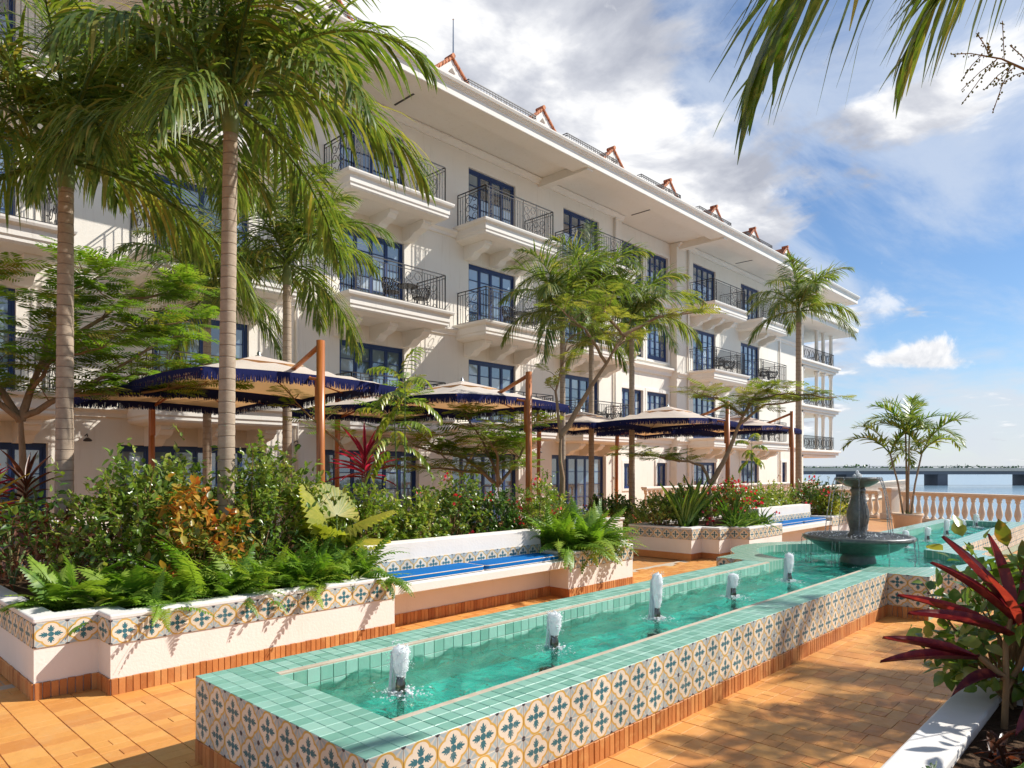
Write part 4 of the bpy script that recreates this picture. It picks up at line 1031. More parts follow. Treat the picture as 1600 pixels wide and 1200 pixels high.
m = wallgrid(BAY0, BAY1, 0, 12.9, WV + BD, bops, .16)
for u in (BAY0, BAY1): m.add([(u, WV, 0), (u, WV + BD, 0), (u, WV + BD, 12.9), (u, WV, 12.9)], [(0, 1, 2, 3)])
hb(m, 'bay_wall', 'wall')
m = MB(); m.box(-9, 45.1, WV + .9, WV + 12, 0, 12.9); m.box(45.08, 45.1, WV, WV + 2.3, 0, 12.9); hb(m, 'rear_block', 'wall')
# stone frames round the bay windows, sills and courses
for a, b in BW:
    for f in FLO:
        m = MB(); v = WV + BD
        for (x0, x1, z0, z1) in ((a - .14, a, f + .24, f + 2.27), (b, b + .14, f + .24, f + 2.27), (a, b, f + 2.13, f + 2.27), (a, b, f + .24, f + .35)): m.box(x0, x1, v - .06, v - .002, z0, z1)
        hb(m, 'window_surround', 'trim')
for o in GW:
    v = WV + (BD if inb(o) else 0); m = MB(); a, b, z0, z1 = o
    for (x0, x1, y0, y1) in ((a - .13, a, z0 - .1, z1 + .13), (b, b + .13, z0 - .1, z1 + .13), (a, b, z1, z1 + .13), (a, b, z0 - .1, z0)): m.box(x0, x1, v - .05, v - .002, y0, y1)
    hb(m, 'window_surround', 'trim')
def course(z, u0, u1, v, d=.16, h=.22):
    m = MB(); prof = [(0, -h), (.35 * d, -h), (.45 * d, -h * .6), (.85 * d, -h * .3), (d, -h * .25), (d, 0), (0, 0)]
    n = len(prof); vs = [(u, v - .001 - p, z + q) for u in (u0, u1) for p, q in prof]
    m.add(vs, [(i, (i + 1) % n, n + (i + 1) % n, n + i) for i in range(n)] + [tuple(range(n - 1, -1, -1)), tuple(range(n, 2 * n))]); return m
for f in FLO:
    hb(course(f - .12, -9, BAY0 - .002, WV), 'string_course', 'trim'); hb(course(f - .12, BAY1 + .002, 45.1, WV), 'string_course', 'trim')
    hb(course(f + .06, BAY0 + .003, BAY1 - .003, WV + BD, .30, .36), 'bay_cornice', 'trim')
hb(course(12.9, -9, BAY0, WV, .22, .18), 'crown_moulding', 'trim'); hb(course(12.9, BAY1, 45.1, WV, .22, .18), 'crown_moulding', 'trim')

# ---- french doors and windows: navy joinery with separate panes
def joinery(u0, u1, z0, z1, v, cols, rows, panes, name):
    """frame mesh in the opening, glass panes as sub-parts"""
    m = MB(); w, h = u1 - u0, z1 - z0; lw = (w - .12) / cols
    m.box(0, .06, -.03, .06, 0, h); m.box(w - .06, w, -.03, .06, 0, h); m.box(.06, w - .06, -.03, .06, h - .09, h); m.box(.06, w - .06, -.03, .06, 0, .05)
    rects = []
    for c in range(cols):
        x0 = .06 + c * lw; st = .055; m.box(x0 + .004, x0 + st, -.012, .045, .05, h - .09); m.box(x0 + lw - st, x0 + lw - .004, -.012, .045, .05, h - .09)
        bot = .24 if rows > 3 else .11
        m.box(x0 + st, x0 + lw - st, -.012, .045, .05, bot); m.box(x0 + st, x0 + lw - st, -.012, .045, h - .15, h - .09)
        gh = (h - .15 - bot) / rows
        for r_ in range(rows):
            zz = bot + r_ * gh
            if r_: m.box(x0 + st, x0 + lw - st, -.006, .04, zz - .012, zz + .012)
            if panes == 2: rects.append((x0 + st, x0 + lw - st, zz + (.012 if r_ else 0), zz + gh - (.012 if r_ < rows - 1 else 0)))
        if panes == 1: rects.append((x0 + st, x0 + lw - st, bot, h - .15))
    return m, rects
JC = {}
def opening(o, v, cols, rows, panes, name='french_door'):
    a, b, z0, z1 = o; key = (round(b - a, 3), round(z1 - z0, 3), cols, rows, panes)
    if key not in JC:
        m, rects = joinery(a, b, z0, z1, v, cols, rows, panes, name); pms = []
        for x0, x1, y0, y1 in rects:
            k = (round(x1 - x0, 3), round(y1 - y0, 3))
            if k not in JC: JC[k] = MB().add([(0, 0, 0), (k[0], 0, 0), (k[0], 0, k[1]), (0, 0, k[1])], [(0, 1, 2, 3)]).mesh('pane', MAT['glass'])
            pms.append((JC[k], x0, y0))
        JC[key] = (m.mesh(name, MAT['navy']), pms)
    me, pms = JC[key]; d = inst(name, me, hotel, (a - HO_.x, v - HO_.y, z0))
    for pm, x, z in pms: inst('pane', pm, d, (x, .02, z), (random.gauss(0, .004), 0, random.gauss(0, .006)))
for i, c in enumerate(DC):
    for f in FLO: opening((c - DW / 2, c + DW / 2, f, f + 2.27), WV + .12, 4, 5, 2 if i in (2, 3, 4) else 1)
for a, b in BW:
    for f in FLO: opening((a, b, f + .35, f + 2.13), WV + BD + .10, 4, 4, 2, 'window')
for k, o in enumerate(GO): opening(o, WV + .20, 6, 4, 1 if k in (0, 4) else 2)
for o in GW: opening(o, WV + .10 + (BD if inb(o) else 0), 4 if o[1] - o[0] > 1.5 else 2, 3, 1, 'window')

# ---- balconies
def rail_mesh(half, depth, h=1.12):
    m = MB(); pts = [(-half, depth), (-half, 0), (half, 0), (half, depth)]
    def bar(p, q, r_=.011): m.tube([p, q], r_, 4)
    rd = random.Random(1)
    for i in range(3):
        (x0, y0), (x1, y1) = pts[i], pts[i + 1]
        for z, r_ in ((h, .02), (h - .10, .011), (.07, .014)): bar((x0, y0, z), (x1, y1, z), r_)
        ln = math.hypot(x1 - x0, y1 - y0); n = int(ln / .115)
        scr = [(.50, .30), (.14, .0)] if i == 1 else [(.5, .32)]
        zones = [(ln / 2 - .3, ln / 2 + .3)] if i != 1 else [(.14, .30), (ln / 2 + .12, ln / 2 + .78)]
        for k in range(n + 1):
            s = k * ln / n
            if any(a < s < b for a, b in zones): continue
            x, y = x0 + (x1 - x0) * s / ln, y0 + (y1 - y0) * s / ln
            bar((x, y, .07), (x, y, h - (.0 if k in (0, n) else .10)), .018 if k in (0, n) else .010)
            if k % 2 and 0 < k < n: m.lathe([(.004, -.03), (.022, 0), (.004, .03)], 6, (x, y, .56))
        for a, b in zones:                                # scrollwork panel
            for s in (a, b): x, y = x0 + (x1 - x0) * s / ln, y0 + (y1 - y0) * s / ln; bar((x, y, .07), (x, y, h), .013)
            w = b - a; r0 = w / 4.1 if w > .3 else w / 2.1
            rows = max(2, int(round((h - .2) / (2 * r0))))
            for rr_ in range(rows):
                for cc in range(2 if w > .3 else 1):
                    cx_ = a + (w / 4 if w > .3 else w / 2) + cc * w / 2; cz = .09 + r0 + rr_ * (h - .22) / rows
                    pp = []
                    for j in range(15):
                        an = R(30 * j) * (1 if (cc + rr_) % 2 else -1); q = r0 * (1 - .045 * j)
                        s = cx_ + q * math.cos(an); pp.append((x0 + (x1 - x0) * s / ln, y0 + (y1 - y0) * s / ln, cz + q * math.sin(an)))
                    m.tube(pp, .010, 4, False)
    return m.mesh('railing', MAT['iron'])
RAILM = rail_mesh(1.68, 1.36)
def slab_mesh(half, depth):
    m = MB(); prof = [(0, -.52), (.0, 0)]
    m.box(-half - .02, half + .02, .02, depth, -.14, 0)
    # moulded edge: band, cove, fillet
    def ring(o0, z0, o1, z1):
        a = [(-half - o0, depth), (-half - o0, -o0), (half + o0, -o0), (half + o0, depth)]; b = [(-half - o1, depth), (-half - o1, -o1), (half + o1, -o1), (half + o1, depth)]
        m.add([(x, y, z0) for x, y in a] + [(x, y, z1) for x, y in b], [(i, i + 1, 5 + i, 4 + i) for i in range(3)])
    seq = [(-.25, -.52), (.0, -.47), (.04, -.42), (.04, -.36), (.07, -.32), (.07, -.14), (.16, -.09), (.18, -.04), (.18, .001)]
    for (o0, z0), (o1, z1) in zip(seq[:-1], seq[1:]): ring(o0, z0, o1, z1)
    m.add([(-half - .18, depth, .001), (-half - .18, -.18, .001), (half + .18, -.18, .001), (half + .18, depth, .001)], [(0, 1, 2, 3)])
    m.add([(-half + .25, depth, -.52), (-half + .25, .25, -.52), (half - .25, .25, -.52), (half - .25, depth, -.52)], [(3, 2, 1, 0)])
    return m.mesh('balcony', MAT['trim'])
SLABM = slab_mesh(1.72, 1.40)
def corbel_mesh():
    m = MB(); pr = [(0, 0), (-1.05, 0), (-1.05, -.10), (-.98, -.13), (-.90, -.22), (-.72, -.27), (-.55, -.30), (-.42, -.40), (-.30, -.46), (0, -.46)]
    n = len(pr); vs = [(x, y, z) for x in (-.15, .15) for y, z in pr]
    m.add(vs, [tuple(range(n)), tuple(range(2 * n - 1, n - 1, -1))] + [(i, n + i, n + (i + 1) % n, (i + 1) % n) for i in range(n)]); return m.mesh('corbel', MAT['trim'])
CORB = corbel_mesh()
for c in DC:
    for f in FLO:
        b = inst('balcony', SLABM, hotel, (c - HO_.x, WV - 1.40 - HO_.y, f)); inst('railing', RAILM, b, (0, .03, .0))
        for dx in (-1.25, 0, 1.25): inst('corbel', CORB, b, (dx, 1.40, -.52))

# ---- eaves, roof line, railings, gables
m = MB(); m.box(-9, 48.9, 15.75, WV + 14, 12.92, 13.1); hb(m, 'soffit', 'trim')
m = MB(); m.box(-9, 48.9, 15.24, 15.95, 12.70, 12.915); hb(m, 'eaves_beam', 'trim')
prof = [(15.22, 12.69), (15.20, 12.71), (15.20, 12.95), (15.16, 12.965), (15.16, 12.99), (15.12, 13.005), (15.12, 13.03), (15.07, 13.045), (15.04, 13.11), (15.04, 13.15), (16.3, 13.17), (16.3, 13.0), (15.3, 12.95), (15.3, 12.69)]
m = MB(); n = len(prof); m.add([(u, v, z) for u in (-9, 48.9) for v, z in prof], [(i, (i + 1) % n, n + (i + 1) % n, n + i) for i in range(n)] + [tuple(range(n)), tuple(range(2 * n - 1, n - 1, -1))]); hb(m, 'cornice', 'trim')
for u in (-3.2, 7.2, 20.2, 30.6): m = MB(); m.box(u - .17, u + .17, 15.32, WV, 12.62, 12.918); hb(m, 'eaves_bracket', 'trim')
for u in (2.0, 12.9, 25.6, 35.5): m = MB(); m.box(u, u + .06, 16.1, 17.2, 12.905, 12.919); hb(m, 'soffit_vent', 'iron')
m = MB(); m.add([(u, v, z) for u in (-9, 48.5) for v, z in ((16.2, 13.12), (19.5, 14.1), (24, 16.2), (24, 13.1))], [(0, 4, 5, 1), (1, 5, 6, 2), (0, 1, 2, 3), (7, 6, 5, 4)]); hb(m, 'roof', 'rooftile')
for k in range(-3, 7):
    u0 = 9.57 + 4.615 * k; m = MB(); RV = 15.25
    for z in (13.46, 13.39): m.tube([(u0, RV, z), (u0 + 3.0, RV, z)], .018, 4); m.tube([(u0, RV, z), (u0, RV + .9, z)], .018, 4); m.tube([(u0 + 3.0, RV, z), (u0 + 3.0, RV + .9, z)], .018, 4)
    for j in range(25): m.tube([(u0 + j * 3.0 / 24, RV, 13.14), (u0 + j * 3.0 / 24, RV, 13.46)], .011, 4)
    for j in range(4):
        pp = [(u0 + 1.1 + j * .22 + .09 * math.cos(R(30 * q)), RV, 13.27 + .08 * math.sin(R(30 * q))) for q in range(13)]; m.tube(pp, .010, 4, False)
    hb(m, 'roof_railing', 'iron')
for k in range(-3, 7):
    u = 15.95 + 4.72 * k; z1 = 15.95; hw = 1.5; zb = z1 - 1.35; m = MB()
    pr = [(u - hw, 13.2), (u + hw, 13.2), (u + hw, zb), (u, z1 - .06), (u - hw, zb)]; n = 5
    m.add([(x, v, z) for v in (18.0, 20.5) for x, z in pr], [(0, 1, 2, 3, 4), (9, 8, 7, 6, 5)] + [(i, n + i, n + (i + 1) % n, (i + 1) % n) for i in range(n)])
    g = hb(m, 'gable', 'trim'); m = MB()
    for sg in (-1, 1):
        for j in range(11):
            a, b_ = j / 11, (j + 1) / 11 + .02; x0, x1 = u + sg * hw * 1.06 * a, u + sg * hw * 1.06 * b_; q0, q1 = z1 - 1.38 * a, z1 - 1.38 * b_
            m.tube([(x0, 17.99, q0 + .035), (x1, 17.99, q1 + .01)], [.05, .07], 8); m.add([(x0, 17.98, q0), (x1, 17.98, q1), (x1, 20.5, q1), (x0, 20.5, q0)], [(0, 1, 2, 3)])
    m.tube([(u, 17.90, z1 + .05), (u, 18.3, z1 + .05)], .085, 8)
    hb(m, 'gable_tiles', 'rooftile', parent=g)
    m = MB(); m.add([(u - .16, 17.985, z1 - .52), (u + .16, 17.985, z1 - .52), (u, 17.985, z1 - .34)], [(0, 1, 2)]); hb(m, 'gable_vent', 'grout_dark', parent=g)
m = MB(); m.tube([(16.1, 18.1, 15.8), (16.1, 18.1, 17.35)], [.03, .018], 6); m.lathe([(.01, 0), (.035, .03), (.01, .06)], 8, (16.1, 18.1, 17.35)); hb(m, 'lightning_rod', 'metal')

for u in (9.9, 24.95, 31.2, 42.2):
    m = MB(); m.tube([(u, WV - .07, 12.75), (u, WV - .07, .1)], .045, 8)
    for z in (1.5, 4.6, 7.9, 11.2): m.box(u - .07, u + .07, WV - .12, WV - .002, z, z + .05)
    hb(m, 'downpipe', 'trim', True)
for u in (4.75, 9.85, 14.95, 19.87, 25.0):
    m = MB(); m.tube([(u, WV - .002, 2.62), (u, WV - .16, 2.66), (u, WV - .2, 2.60)], .012, 6); m.lathe([(.02, 2.58), (.085, 2.53), (.09, 2.50), (.05, 2.49)], 12, (u, WV - .2, 0)); hb(m, 'wall_lamp', 'iron', True)
# ---- porch wing at the far end
m = MB(); m.box(45.1, 52.2, 20.0, 30, 0, 12.6); m.box(52.2, 60, 23.6, 30, 0, 12.6); hb(m, 'porch_wall', 'wall')
for z in (10.0, 6.65, 3.35):
    m = MB(); m.box(45.12, 59.2, 19.85, 23.59, z - .38, z - .06); m.box(45.12, 59.35, 19.7, 23.595, z - .16, z); m.box(45.12, 59.0, 20.0, 23.58, z - .55, z - .39); hb(m, 'porch_slab', 'trim', bevel=.03)
    for u, v in ((52.6, 20.25), (55.5, 20.25), (56.9, 20.25), (58.6, 20.25), (58.6, 22.6), (55.5, 22.6)):
        m = MB(); m.lathe([(.20, z), (.20, z + .12), (.14, z + .16), (.13, z + 2.5), (.18, z + 2.56), (.20, z + 2.78)], 12, (u, v, 0)); hb(m, 'porch_column', 'trim', True)
    m = MB()
    for a, b_ in (((52.6, 20.1), (58.8, 20.1)), ((58.8, 20.1), (58.8, 23))):
        for zz in (z + 1.05, z + .1): m.tube([(a[0], a[1], zz), (b_[0], b_[1], zz)], .025, 4)
        ln = math.hypot(b_[0] - a[0], b_[1] - a[1]); k = int(ln / .14)
        for j in range(k + 1): x, y = a[0] + (b_[0] - a[0]) * j / k, a[1] + (b_[1] - a[1]) * j / k; m.tube([(x, y, z + .1), (x, y, z + 1.05)], .013, 4)
        for j in range(int(ln / .5)):
            x, y = a[0] + (b_[0] - a[0]) * (j + .5) * .5 / ln, a[1] + (b_[1] - a[1]) * (j + .5) * .5 / ln; dx, dy = (b_[0] - a[0]) / ln, (b_[1] - a[1]) / ln
            m.tube([(x + dx * .2 * math.cos(R(30 * q)), y + dy * .2 * math.cos(R(30 * q)), z + .56 + .3 * math.sin(R(30 * q))) for q in range(13)], .016, 4, False)
    hb(m, 'porch_railing', 'iron')
m = MB(); m.box(45.12, 60.2, 18.9, 30.5, 12.6, 12.9); m.box(45.12, 60.4, 18.7, 30.7, 12.905, 13.2); hb(m, 'porch_roof', 'trim', bevel=.03)

# ---- balcony furniture
def chair(loc, rz, label):
    t = thing('balcony_chair', loc, label, 'chair', 'iron armchairs on the balconies', rz)
    m = MB(); m.lathe([(.02, .42), (.24, .42), (.25, .44), (.24, .46), (.02, .465)], 16); m.build('seat', MAT['iron'], t, True)
    m = MB()
    for k in range(15):                                   # curved lattice back that runs into the arms
        a0 = R(-15 + k * 15); 
        for d in (-1, 1):
            a1 = a0 + R(30) * d; m.tube([(.24 * math.cos(a0), .24 * math.sin(a0), .46), (.29 * math.cos((a0 + a1) / 2), .29 * math.sin((a0 + a1) / 2), .62), (.30 * math.cos(a1), .30 * math.sin(a1), .80)], .011, 4, False)
    m.tube([(.30 * math.cos(R(a)), .30 * math.sin(R(a)), .68 + .15 * math.sin(R(max(0, min(180, a))))) for a in range(-30, 211, 20)], .018, 5); m.build('backrest', MAT['iron'], t)
    for a in (45, 135, 225, 315): q = MB(); q.tube([(.2 * math.cos(R(a)), .2 * math.sin(R(a)), .43), (.26 * math.cos(R(a)), .26 * math.sin(R(a)), 0)], .014, 6); q.build('leg', MAT['iron'], t)
def table(loc, label):
    t = thing('balcony_table', loc, label, 'table', 'small round balcony tables')
    MB().lathe([(.02, .70), (.32, .70), (.33, .715), (.32, .73), (.02, .73)], 20).build('table_top', MAT['iron'], t); m = MB(); m.tube([(0, 0, .06), (0, 0, .70)], .022, 8)
    m.build('pedestal', MAT['iron'], t); MB().lathe([(.20, 0), (.20, .02), (.03, .07)], 14).build('foot', MAT['iron'], t)
WHERE = {2: 'the balcony behind the tall near palm', 3: 'the balcony over the bench', 4: 'the balcony beside the palm group', 5: 'the balcony beside the windowed bay', 6: 'the balcony nearest the porch wing'}
for i in (2, 3, 4, 5, 6):
    for lv, f in ((1, 6.7), (2, 3.4)):
        if lv == 2 and i not in (3, 4, 6): continue
        st = ('third-storey ', 'second-storey ')[lv - 1]
        table((DC[i] + .72, WV - .75, f), 'small round iron table on ' + WHERE[i].replace('the ', 'the ' + st, 1))
        for dx, rz, nm in ((1.25, R(-60), 'porch'), (.15, R(75), 'door')):
            chair((DC[i] + dx, WV - .72, f), rz, 'iron armchair, %s side, on %s' % (nm, WHERE[i].replace('the ', 'the ' + st, 1)))

# ================================================================== balustrades, bay, bridge
BALM = MB().lathe([(.085, 0), (.085, .05), (.055, .07), (.05, .10), (.075, .17), (.10, .27), (.095, .36), (.06, .52), (.048, .62), (.055, .66), (.075, .68), (.075, .72), (.06, .73), (.085, .75), (.085, .80)], 14).mesh('baluster', MAT['gravelcap'], True)
def balustrade(p0, p1, label, z=0., sp=.29, mat='gravelcap', skip=None):
    d = Vector((p1[0] - p0[0], p1[1] - p0[1], 0)); ln = d.length; rz = math.atan2(d.y, d.x)
    t = thing('balustrade', (p0[0], p0[1], z), label, 'balustrade', None, rz)
    MB().box(0, ln, -.12, .12, 0, .12).build('plinth', MAT[mat], t, bevel=.01)
    m = MB(); m.box(0, ln, -.10, .10, .92, .98); m.box(0, ln, -.14, .14, .981, 1.06); m.build('handrail', MAT[mat], t, bevel=.015)
    for k in range(int(ln / sp)): inst('baluster', BALM, t, ((k + .5) * sp, 0, .12))
    return t
def pier(loc, rz, label, h=1.18):
    t = thing('balustrade_pier', loc, label, 'pier', None, rz)
    m = MB(); m.box(-.26, .26, -.26, .26, 0, .22); m.box(-.21, .21, -.21, .21, .22, h - .14); m.build('shaft', MAT['gravelcap'], t, bevel=.012)
    m = MB(); m.box(-.25, .25, -.25, .25, h - .14, h - .08); m.box(-.29, .29, -.29, .29, h - .08, h); m.build('cap', MAT['gravelcap'], t, bevel=.012)
    m = MB(); m.box(-.13, .13, -.235, -.211, .30, h - .22); m.build('panel', MAT['gravelcap'], t, bevel=.008)
balustrade((28.85, 7.45), (25.2, -.2), 'sandy balustrade with turned balusters between potted palms and bay')
balustrade((29.25, 8.3), (30.9, 11.7), 'short sandy balustrade behind the fountain, left of its pier'.replace(', left of its pier', ' beside the square pier'))
balustrade((31.3, 12.1), (61.5, 15.5), 'long pale balustrade running to the porch wing along the bay', 0, .42)
balustrade((23.5, 15.2), (42, 15.2), 'white balustrade before the ground-floor windows', .12, .30, 'trim')
pier((29.0, 7.85, 0), R(64), 'square sandy pier where the balustrade turns behind the fountain')
pier((31.1, 11.9, 0), R(40), 'square sandy pier further along the bay balustrade')
def cam_pt(right, fwd, z): v = RT * right + FW * fwd; return (v.x, v.y, z)
br = thing('bridge', cam_pt(100, 213, -3), 'long low concrete bridge crossing the bay', 'bridge', None, R(43.55 - 90))
MB().box(-220, 420, -4, 4, 3.3, 4.75).build('deck', MAT['concrete'], br); 
m = MB(); m.box(-220, 420, -4.3, -4.02, 4.3, 5.25); m.box(-220, 420, 4.02, 4.3, 4.3, 5.25); m.build('parapet', MAT['gravelcap'], br)
m = MB(); [m.tube([(-220, -4.16, z), (420, -4.16, z)], .07, 4) for z in (5.5, 5.75)]; [m.tube([(-220 + 4 * k, -4.16, 5.2), (-220 + 4 * k, -4.16, 5.8)], .06, 4) for k in range(160)]; m.build('guard_rail', MAT['concrete'], br)
for k in range(-8, 15): m = MB(); m.box(-1.5, 1.5, -3.5, 3.5, -2, 3.3); m.build('bridge_pier', MAT['concrete'], br, loc=(28.9 + k * 27.3, 0, 0))
for k in range(-8, 15):
    m = MB(); m.tube([(28.9 + k * 27.3 + 9, 3.8, 5.2), (28.9 + k * 27.3 + 9, 3.8, 6.4)], .07, 5); m.build('lamp_post', MAT['concrete'], br)
sh = MB(); rd = random.Random(3)
sp_ = []
for k in range(160): r_ = -900 + k * 20; sp_.append((r_, 6.2 + .7 * math.sin(k * .31) + rd.uniform(0, .6)))
for (r0, h0), (r1, h1) in zip(sp_[:-1], sp_[1:]):
    a, b_ = cam_pt(r0, 900, -3), cam_pt(r1, 900, -3); c_, d_ = cam_pt(r0, 960, -3), cam_pt(r1, 960, -3)
    sh.add([a, b_, (b_[0], b_[1], -3 + h1 * .6), (a[0], a[1], -3 + h0 * .6), (d_[0], d_[1], -3 + h1), (c_[0], c_[1], -3 + h0)], [(0, 1, 2, 3), (3, 2, 4, 5)])
tag(sh.build('far_shore', MAT['shrub_dark']), kind='structure')
O = []
for k in range(2600):
    r_ = rng.uniform(200, 1100); c_ = cam_pt(r_, 905 + rng.uniform(0, 40), 0); O.append((c_[0], c_[1], .2 + rng.random() * (3.4 + 2.6 * (math.sin(r_ * .045) > .75))))
O = np.array(O); D = rng.normal(0, 1, (len(O), 3)); X, Y, Z = frames(D); tv, tf = ovate(.8)
lt = inst('far_treeline', npmesh('far_treeline', *place(tv, tf, O, X, Y, Z, rng.uniform(2.0, 4.5, len(O)))[:2], MAT['shrub_dark']))
tag(lt, 'line of low scrub along the far shore beyond the bridge', 'bushes', kind='stuff')

# ================================================================== palms
SZ = .60                                                  # soil level
palm((2.49, 10.1, SZ), 4.85, .105, 'tall ringed palm at the corner of the long planter, trunk behind ferns', 2.8, lean=(.05, .12), n=21, seed=3)
palm((3.55, 7.9, SZ), 5.15, .098, 'tall ringed palm beside the orange-leaved croton', 2.75, lean=(.06, 0), n=20, seed=8)
palm((7.1, 13.0, 0), 5.6, .10, 'slender palm behind the first umbrella, crown against the balconies', 2.5, n=16, seed=5)
palm((6.3, 14.9, 0), 5.2, .095, 'slender palm growing by the hotel wall behind the tall near palm', 2.2, n=14, seed=12)
palm((14.6, 12.0, 0), 5.7, .085, 'slim palm of the mid-garden group with the lowest crown', 2.35, n=15, seed=21)
palm((17.2, 13.0, 0), 6.9, .09, 'slim palm of the mid-garden group with the highest crown', 2.5, n=15, seed=22)
palm((17.9, 12.0, 0), 6.0, .095, 'slim palm of the mid-garden group standing nearest the windowed bay', 2.5, n=15, seed=23)
palm((23.1, 9.0, 0), 6.7, .105, 'single tall palm in front of the porch wing', 2.1, n=14, seed=31)
# palm beside the camera: only its hanging fronds reach into the picture
t, head = palm((4.70, -1.72, SZ), 3.7, .10, 'palm whose long fronds hang over the garden from above', 2.0, n=8, seed=41)
for az, dz, ln, cls in ((R(117), -.1, 4.05, 'low'), (R(95), .25, 3.3, 'low')):
    inst('frond', FR['big'][cls][0], t, Vector(head) + Vector((0, 0, dz)), (0, 0, az), (ln,) * 3)
def at_px(px, py, d): return FW * d + RT * ((px - 800) / 1094 * d) + Vector((0, 0, CAMH + (733 - py) / 1094 * d))
base = Vector(t.location); m = MB(); bd = MB(); rd = random.Random(9)
stalk = [at_px(1760, 60, 3.2), at_px(1660, 125, 3.2), at_px(1600, 108, 3.2), at_px(1565, 92, 3.2), at_px(1530, 86, 3.2)]
m.tube([q - base for q in [base + Vector(head)] + stalk], [.014, .011, .008, .006, .004, .003], 6, False)
for k in range(15):
    s = rd.uniform(1.2, 4); i = int(s) if s < 4 else 3; p = stalk[i].lerp(stalk[i + 1], s - i) if i < 4 else stalk[4]
    sg = 1 if k % 2 else -1; q = p + (RT * rd.uniform(-.16, .02) + Vector((0, 0, sg * rd.uniform(.04, .17) - .03)) + FW * rd.uniform(-.08, .08))
    m.tube([p - base, p.lerp(q, .5) - base + Vector((0, 0, .01)), q - base], .0022, 4, False)
    for j in range(16):
        c_ = p.lerp(q, (j + 1) / 16) - base + Vector((rd.uniform(-.008, .008), rd.uniform(-.008, .008), rd.uniform(-.008, .008))); r_ = rd.uniform(.003, .0055); bd.lathe([(r_ * .3, -r_), (r_, 0), (r_ * .3, r_)], 5, tuple(c_))
m.build('fruit_stalk', MAT['twig'], t, True); tag(bd.build('fruit', MAT['croton'], t, True), kind='stuff')
# ---- potted clump palm on the far terrace
t = thing('potted_palm', (22.3, 5.6, 0), 'clump of young palms in a round clay pot by the balustrade', 'palm')
MB().lathe([(.30, 0), (.32, .04), (.37, .50), (.41, .56), (.41, .62), (.36, .62), (.34, .56)], 28).build('pot', MAT['pot'], t, True)
MB().lathe([(.02, .57), (.35, .57), (.34, .58), (.02, .60)], 20).build('soil', MAT['soil'], t)
rd = random.Random(11)
for k, (tx, ty, hh) in enumerate(((-.10, .42, 1.75), (.02, .05, 2.35), (.06, -.04, 2.45), (.10, -.34, 1.75))):
    m = MB(); b0 = Vector((tx * .25, ty * .25, .57)); tp = Vector((tx, ty, .57 + hh)); m.tube([b0, b0.lerp(tp, .5) + Vector((0, ty * -.10, 0)), tp], [.030, .026, .022], 8); m.build('stem', MAT['palmbark' if k != 1 else 'bark'], t, True)
    for j in range(5):
        cls = ('mid', 'up', 'mid', 'low', 'up')[j]; inst('frond', FR['small'][cls][j % 2], t, tp, (0, 0, k * 1.1 + j * 1.27), (rd.uniform(1.35, 1.8),) * 3)
fern((22.3, 5.6, .58), .22, 10, 'little ferns at the foot of the potted palms')

# ================================================================== trees with feathery leaves
tree('feathery_tree', (2.5, 12.4, .3), 'feathery green tree with forked trunk before the left balconies', [
    ([(0, 0, 0), (.02, 0, 1.2), (0, 0, 2.35)], .10, 0), ([(0, 0, 2.3), (-.35, .3, 3.0), (-.8, .7, 4.0)], .06, .8), ([(0, 0, 2.3), (.25, .1, 3.1), (.6, -.1, 4.3)], .06, .75),
    ([(0, 0, 2.35), (.7, -.3, 2.8), (1.7, -.7, 3.6)], .05, .7), ([(0, 0, 2.3), (-.5, -.2, 2.7), (-1.2, -.3, 3.4)], .045, .7), ([(.25, .1, 3.1), (1.0, -.2, 3.7), (1.9, -.9, 3.9)], .035, .8), ([(.5, -.2, 2.7), (1.3, -.7, 2.75), (2.1, -1.3, 2.9)], .03, .7), ([(.1, 0, 2.7), (.3, -.6, 3.2), (.7, -1.3, 3.3)], .03, .7), ([(.25, .1, 3.1), (.5, .3, 4.0), (1.1, .2, 4.7)], .035, .7), ([(-.35, .3, 3.0), (-.6, -.2, 3.7), (-.9, -.7, 4.2)], .03, .75), ([(.6, -.1, 3.6), (1.4, -.3, 4.3), (2.2, -.6, 4.5)], .03, .75), ([(.7, -.3, 2.8), (1.5, -.2, 3.1), (2.4, -.4, 3.3)], .03, .8)],
    'feather', .46, n_tip=7, seed=4, tip_spread=.68)
tree('feathery_tree', (9.2, 7.6, SZ), 'leaning feathery tree at the end of the long planter', [
    ([(0, 0, 0), (.02, -.01, .9), (0, 0, 1.85)], .07, 0), ([(0, 0, 1.85), (.45, -.30, 2.7), (.95, -.62, 3.6)], .05, .2), ([(.95, -.62, 3.6), (1.5, -.95, 3.95), (2.35, -1.35, 4.15)], .035, .75),
    ([(0, 0, 1.8), (-.02, .10, 2.6), (.22, .05, 3.5)], .03, .45), ([(.7, -.45, 3.1), (.4, -.2, 3.7), (.2, .1, 4.0)], .028, .7), ([(.95, -.62, 3.6), (.9, -.3, 4.0), (1.0, -.1, 4.2)], .025, .7), ([(.8, -.5, 3.3), (1.3, -.4, 3.6), (1.6, -.2, 3.75)], .025, .7)],
    'feather_olive', .38, n_tip=2, seed=5, tip_spread=.42)
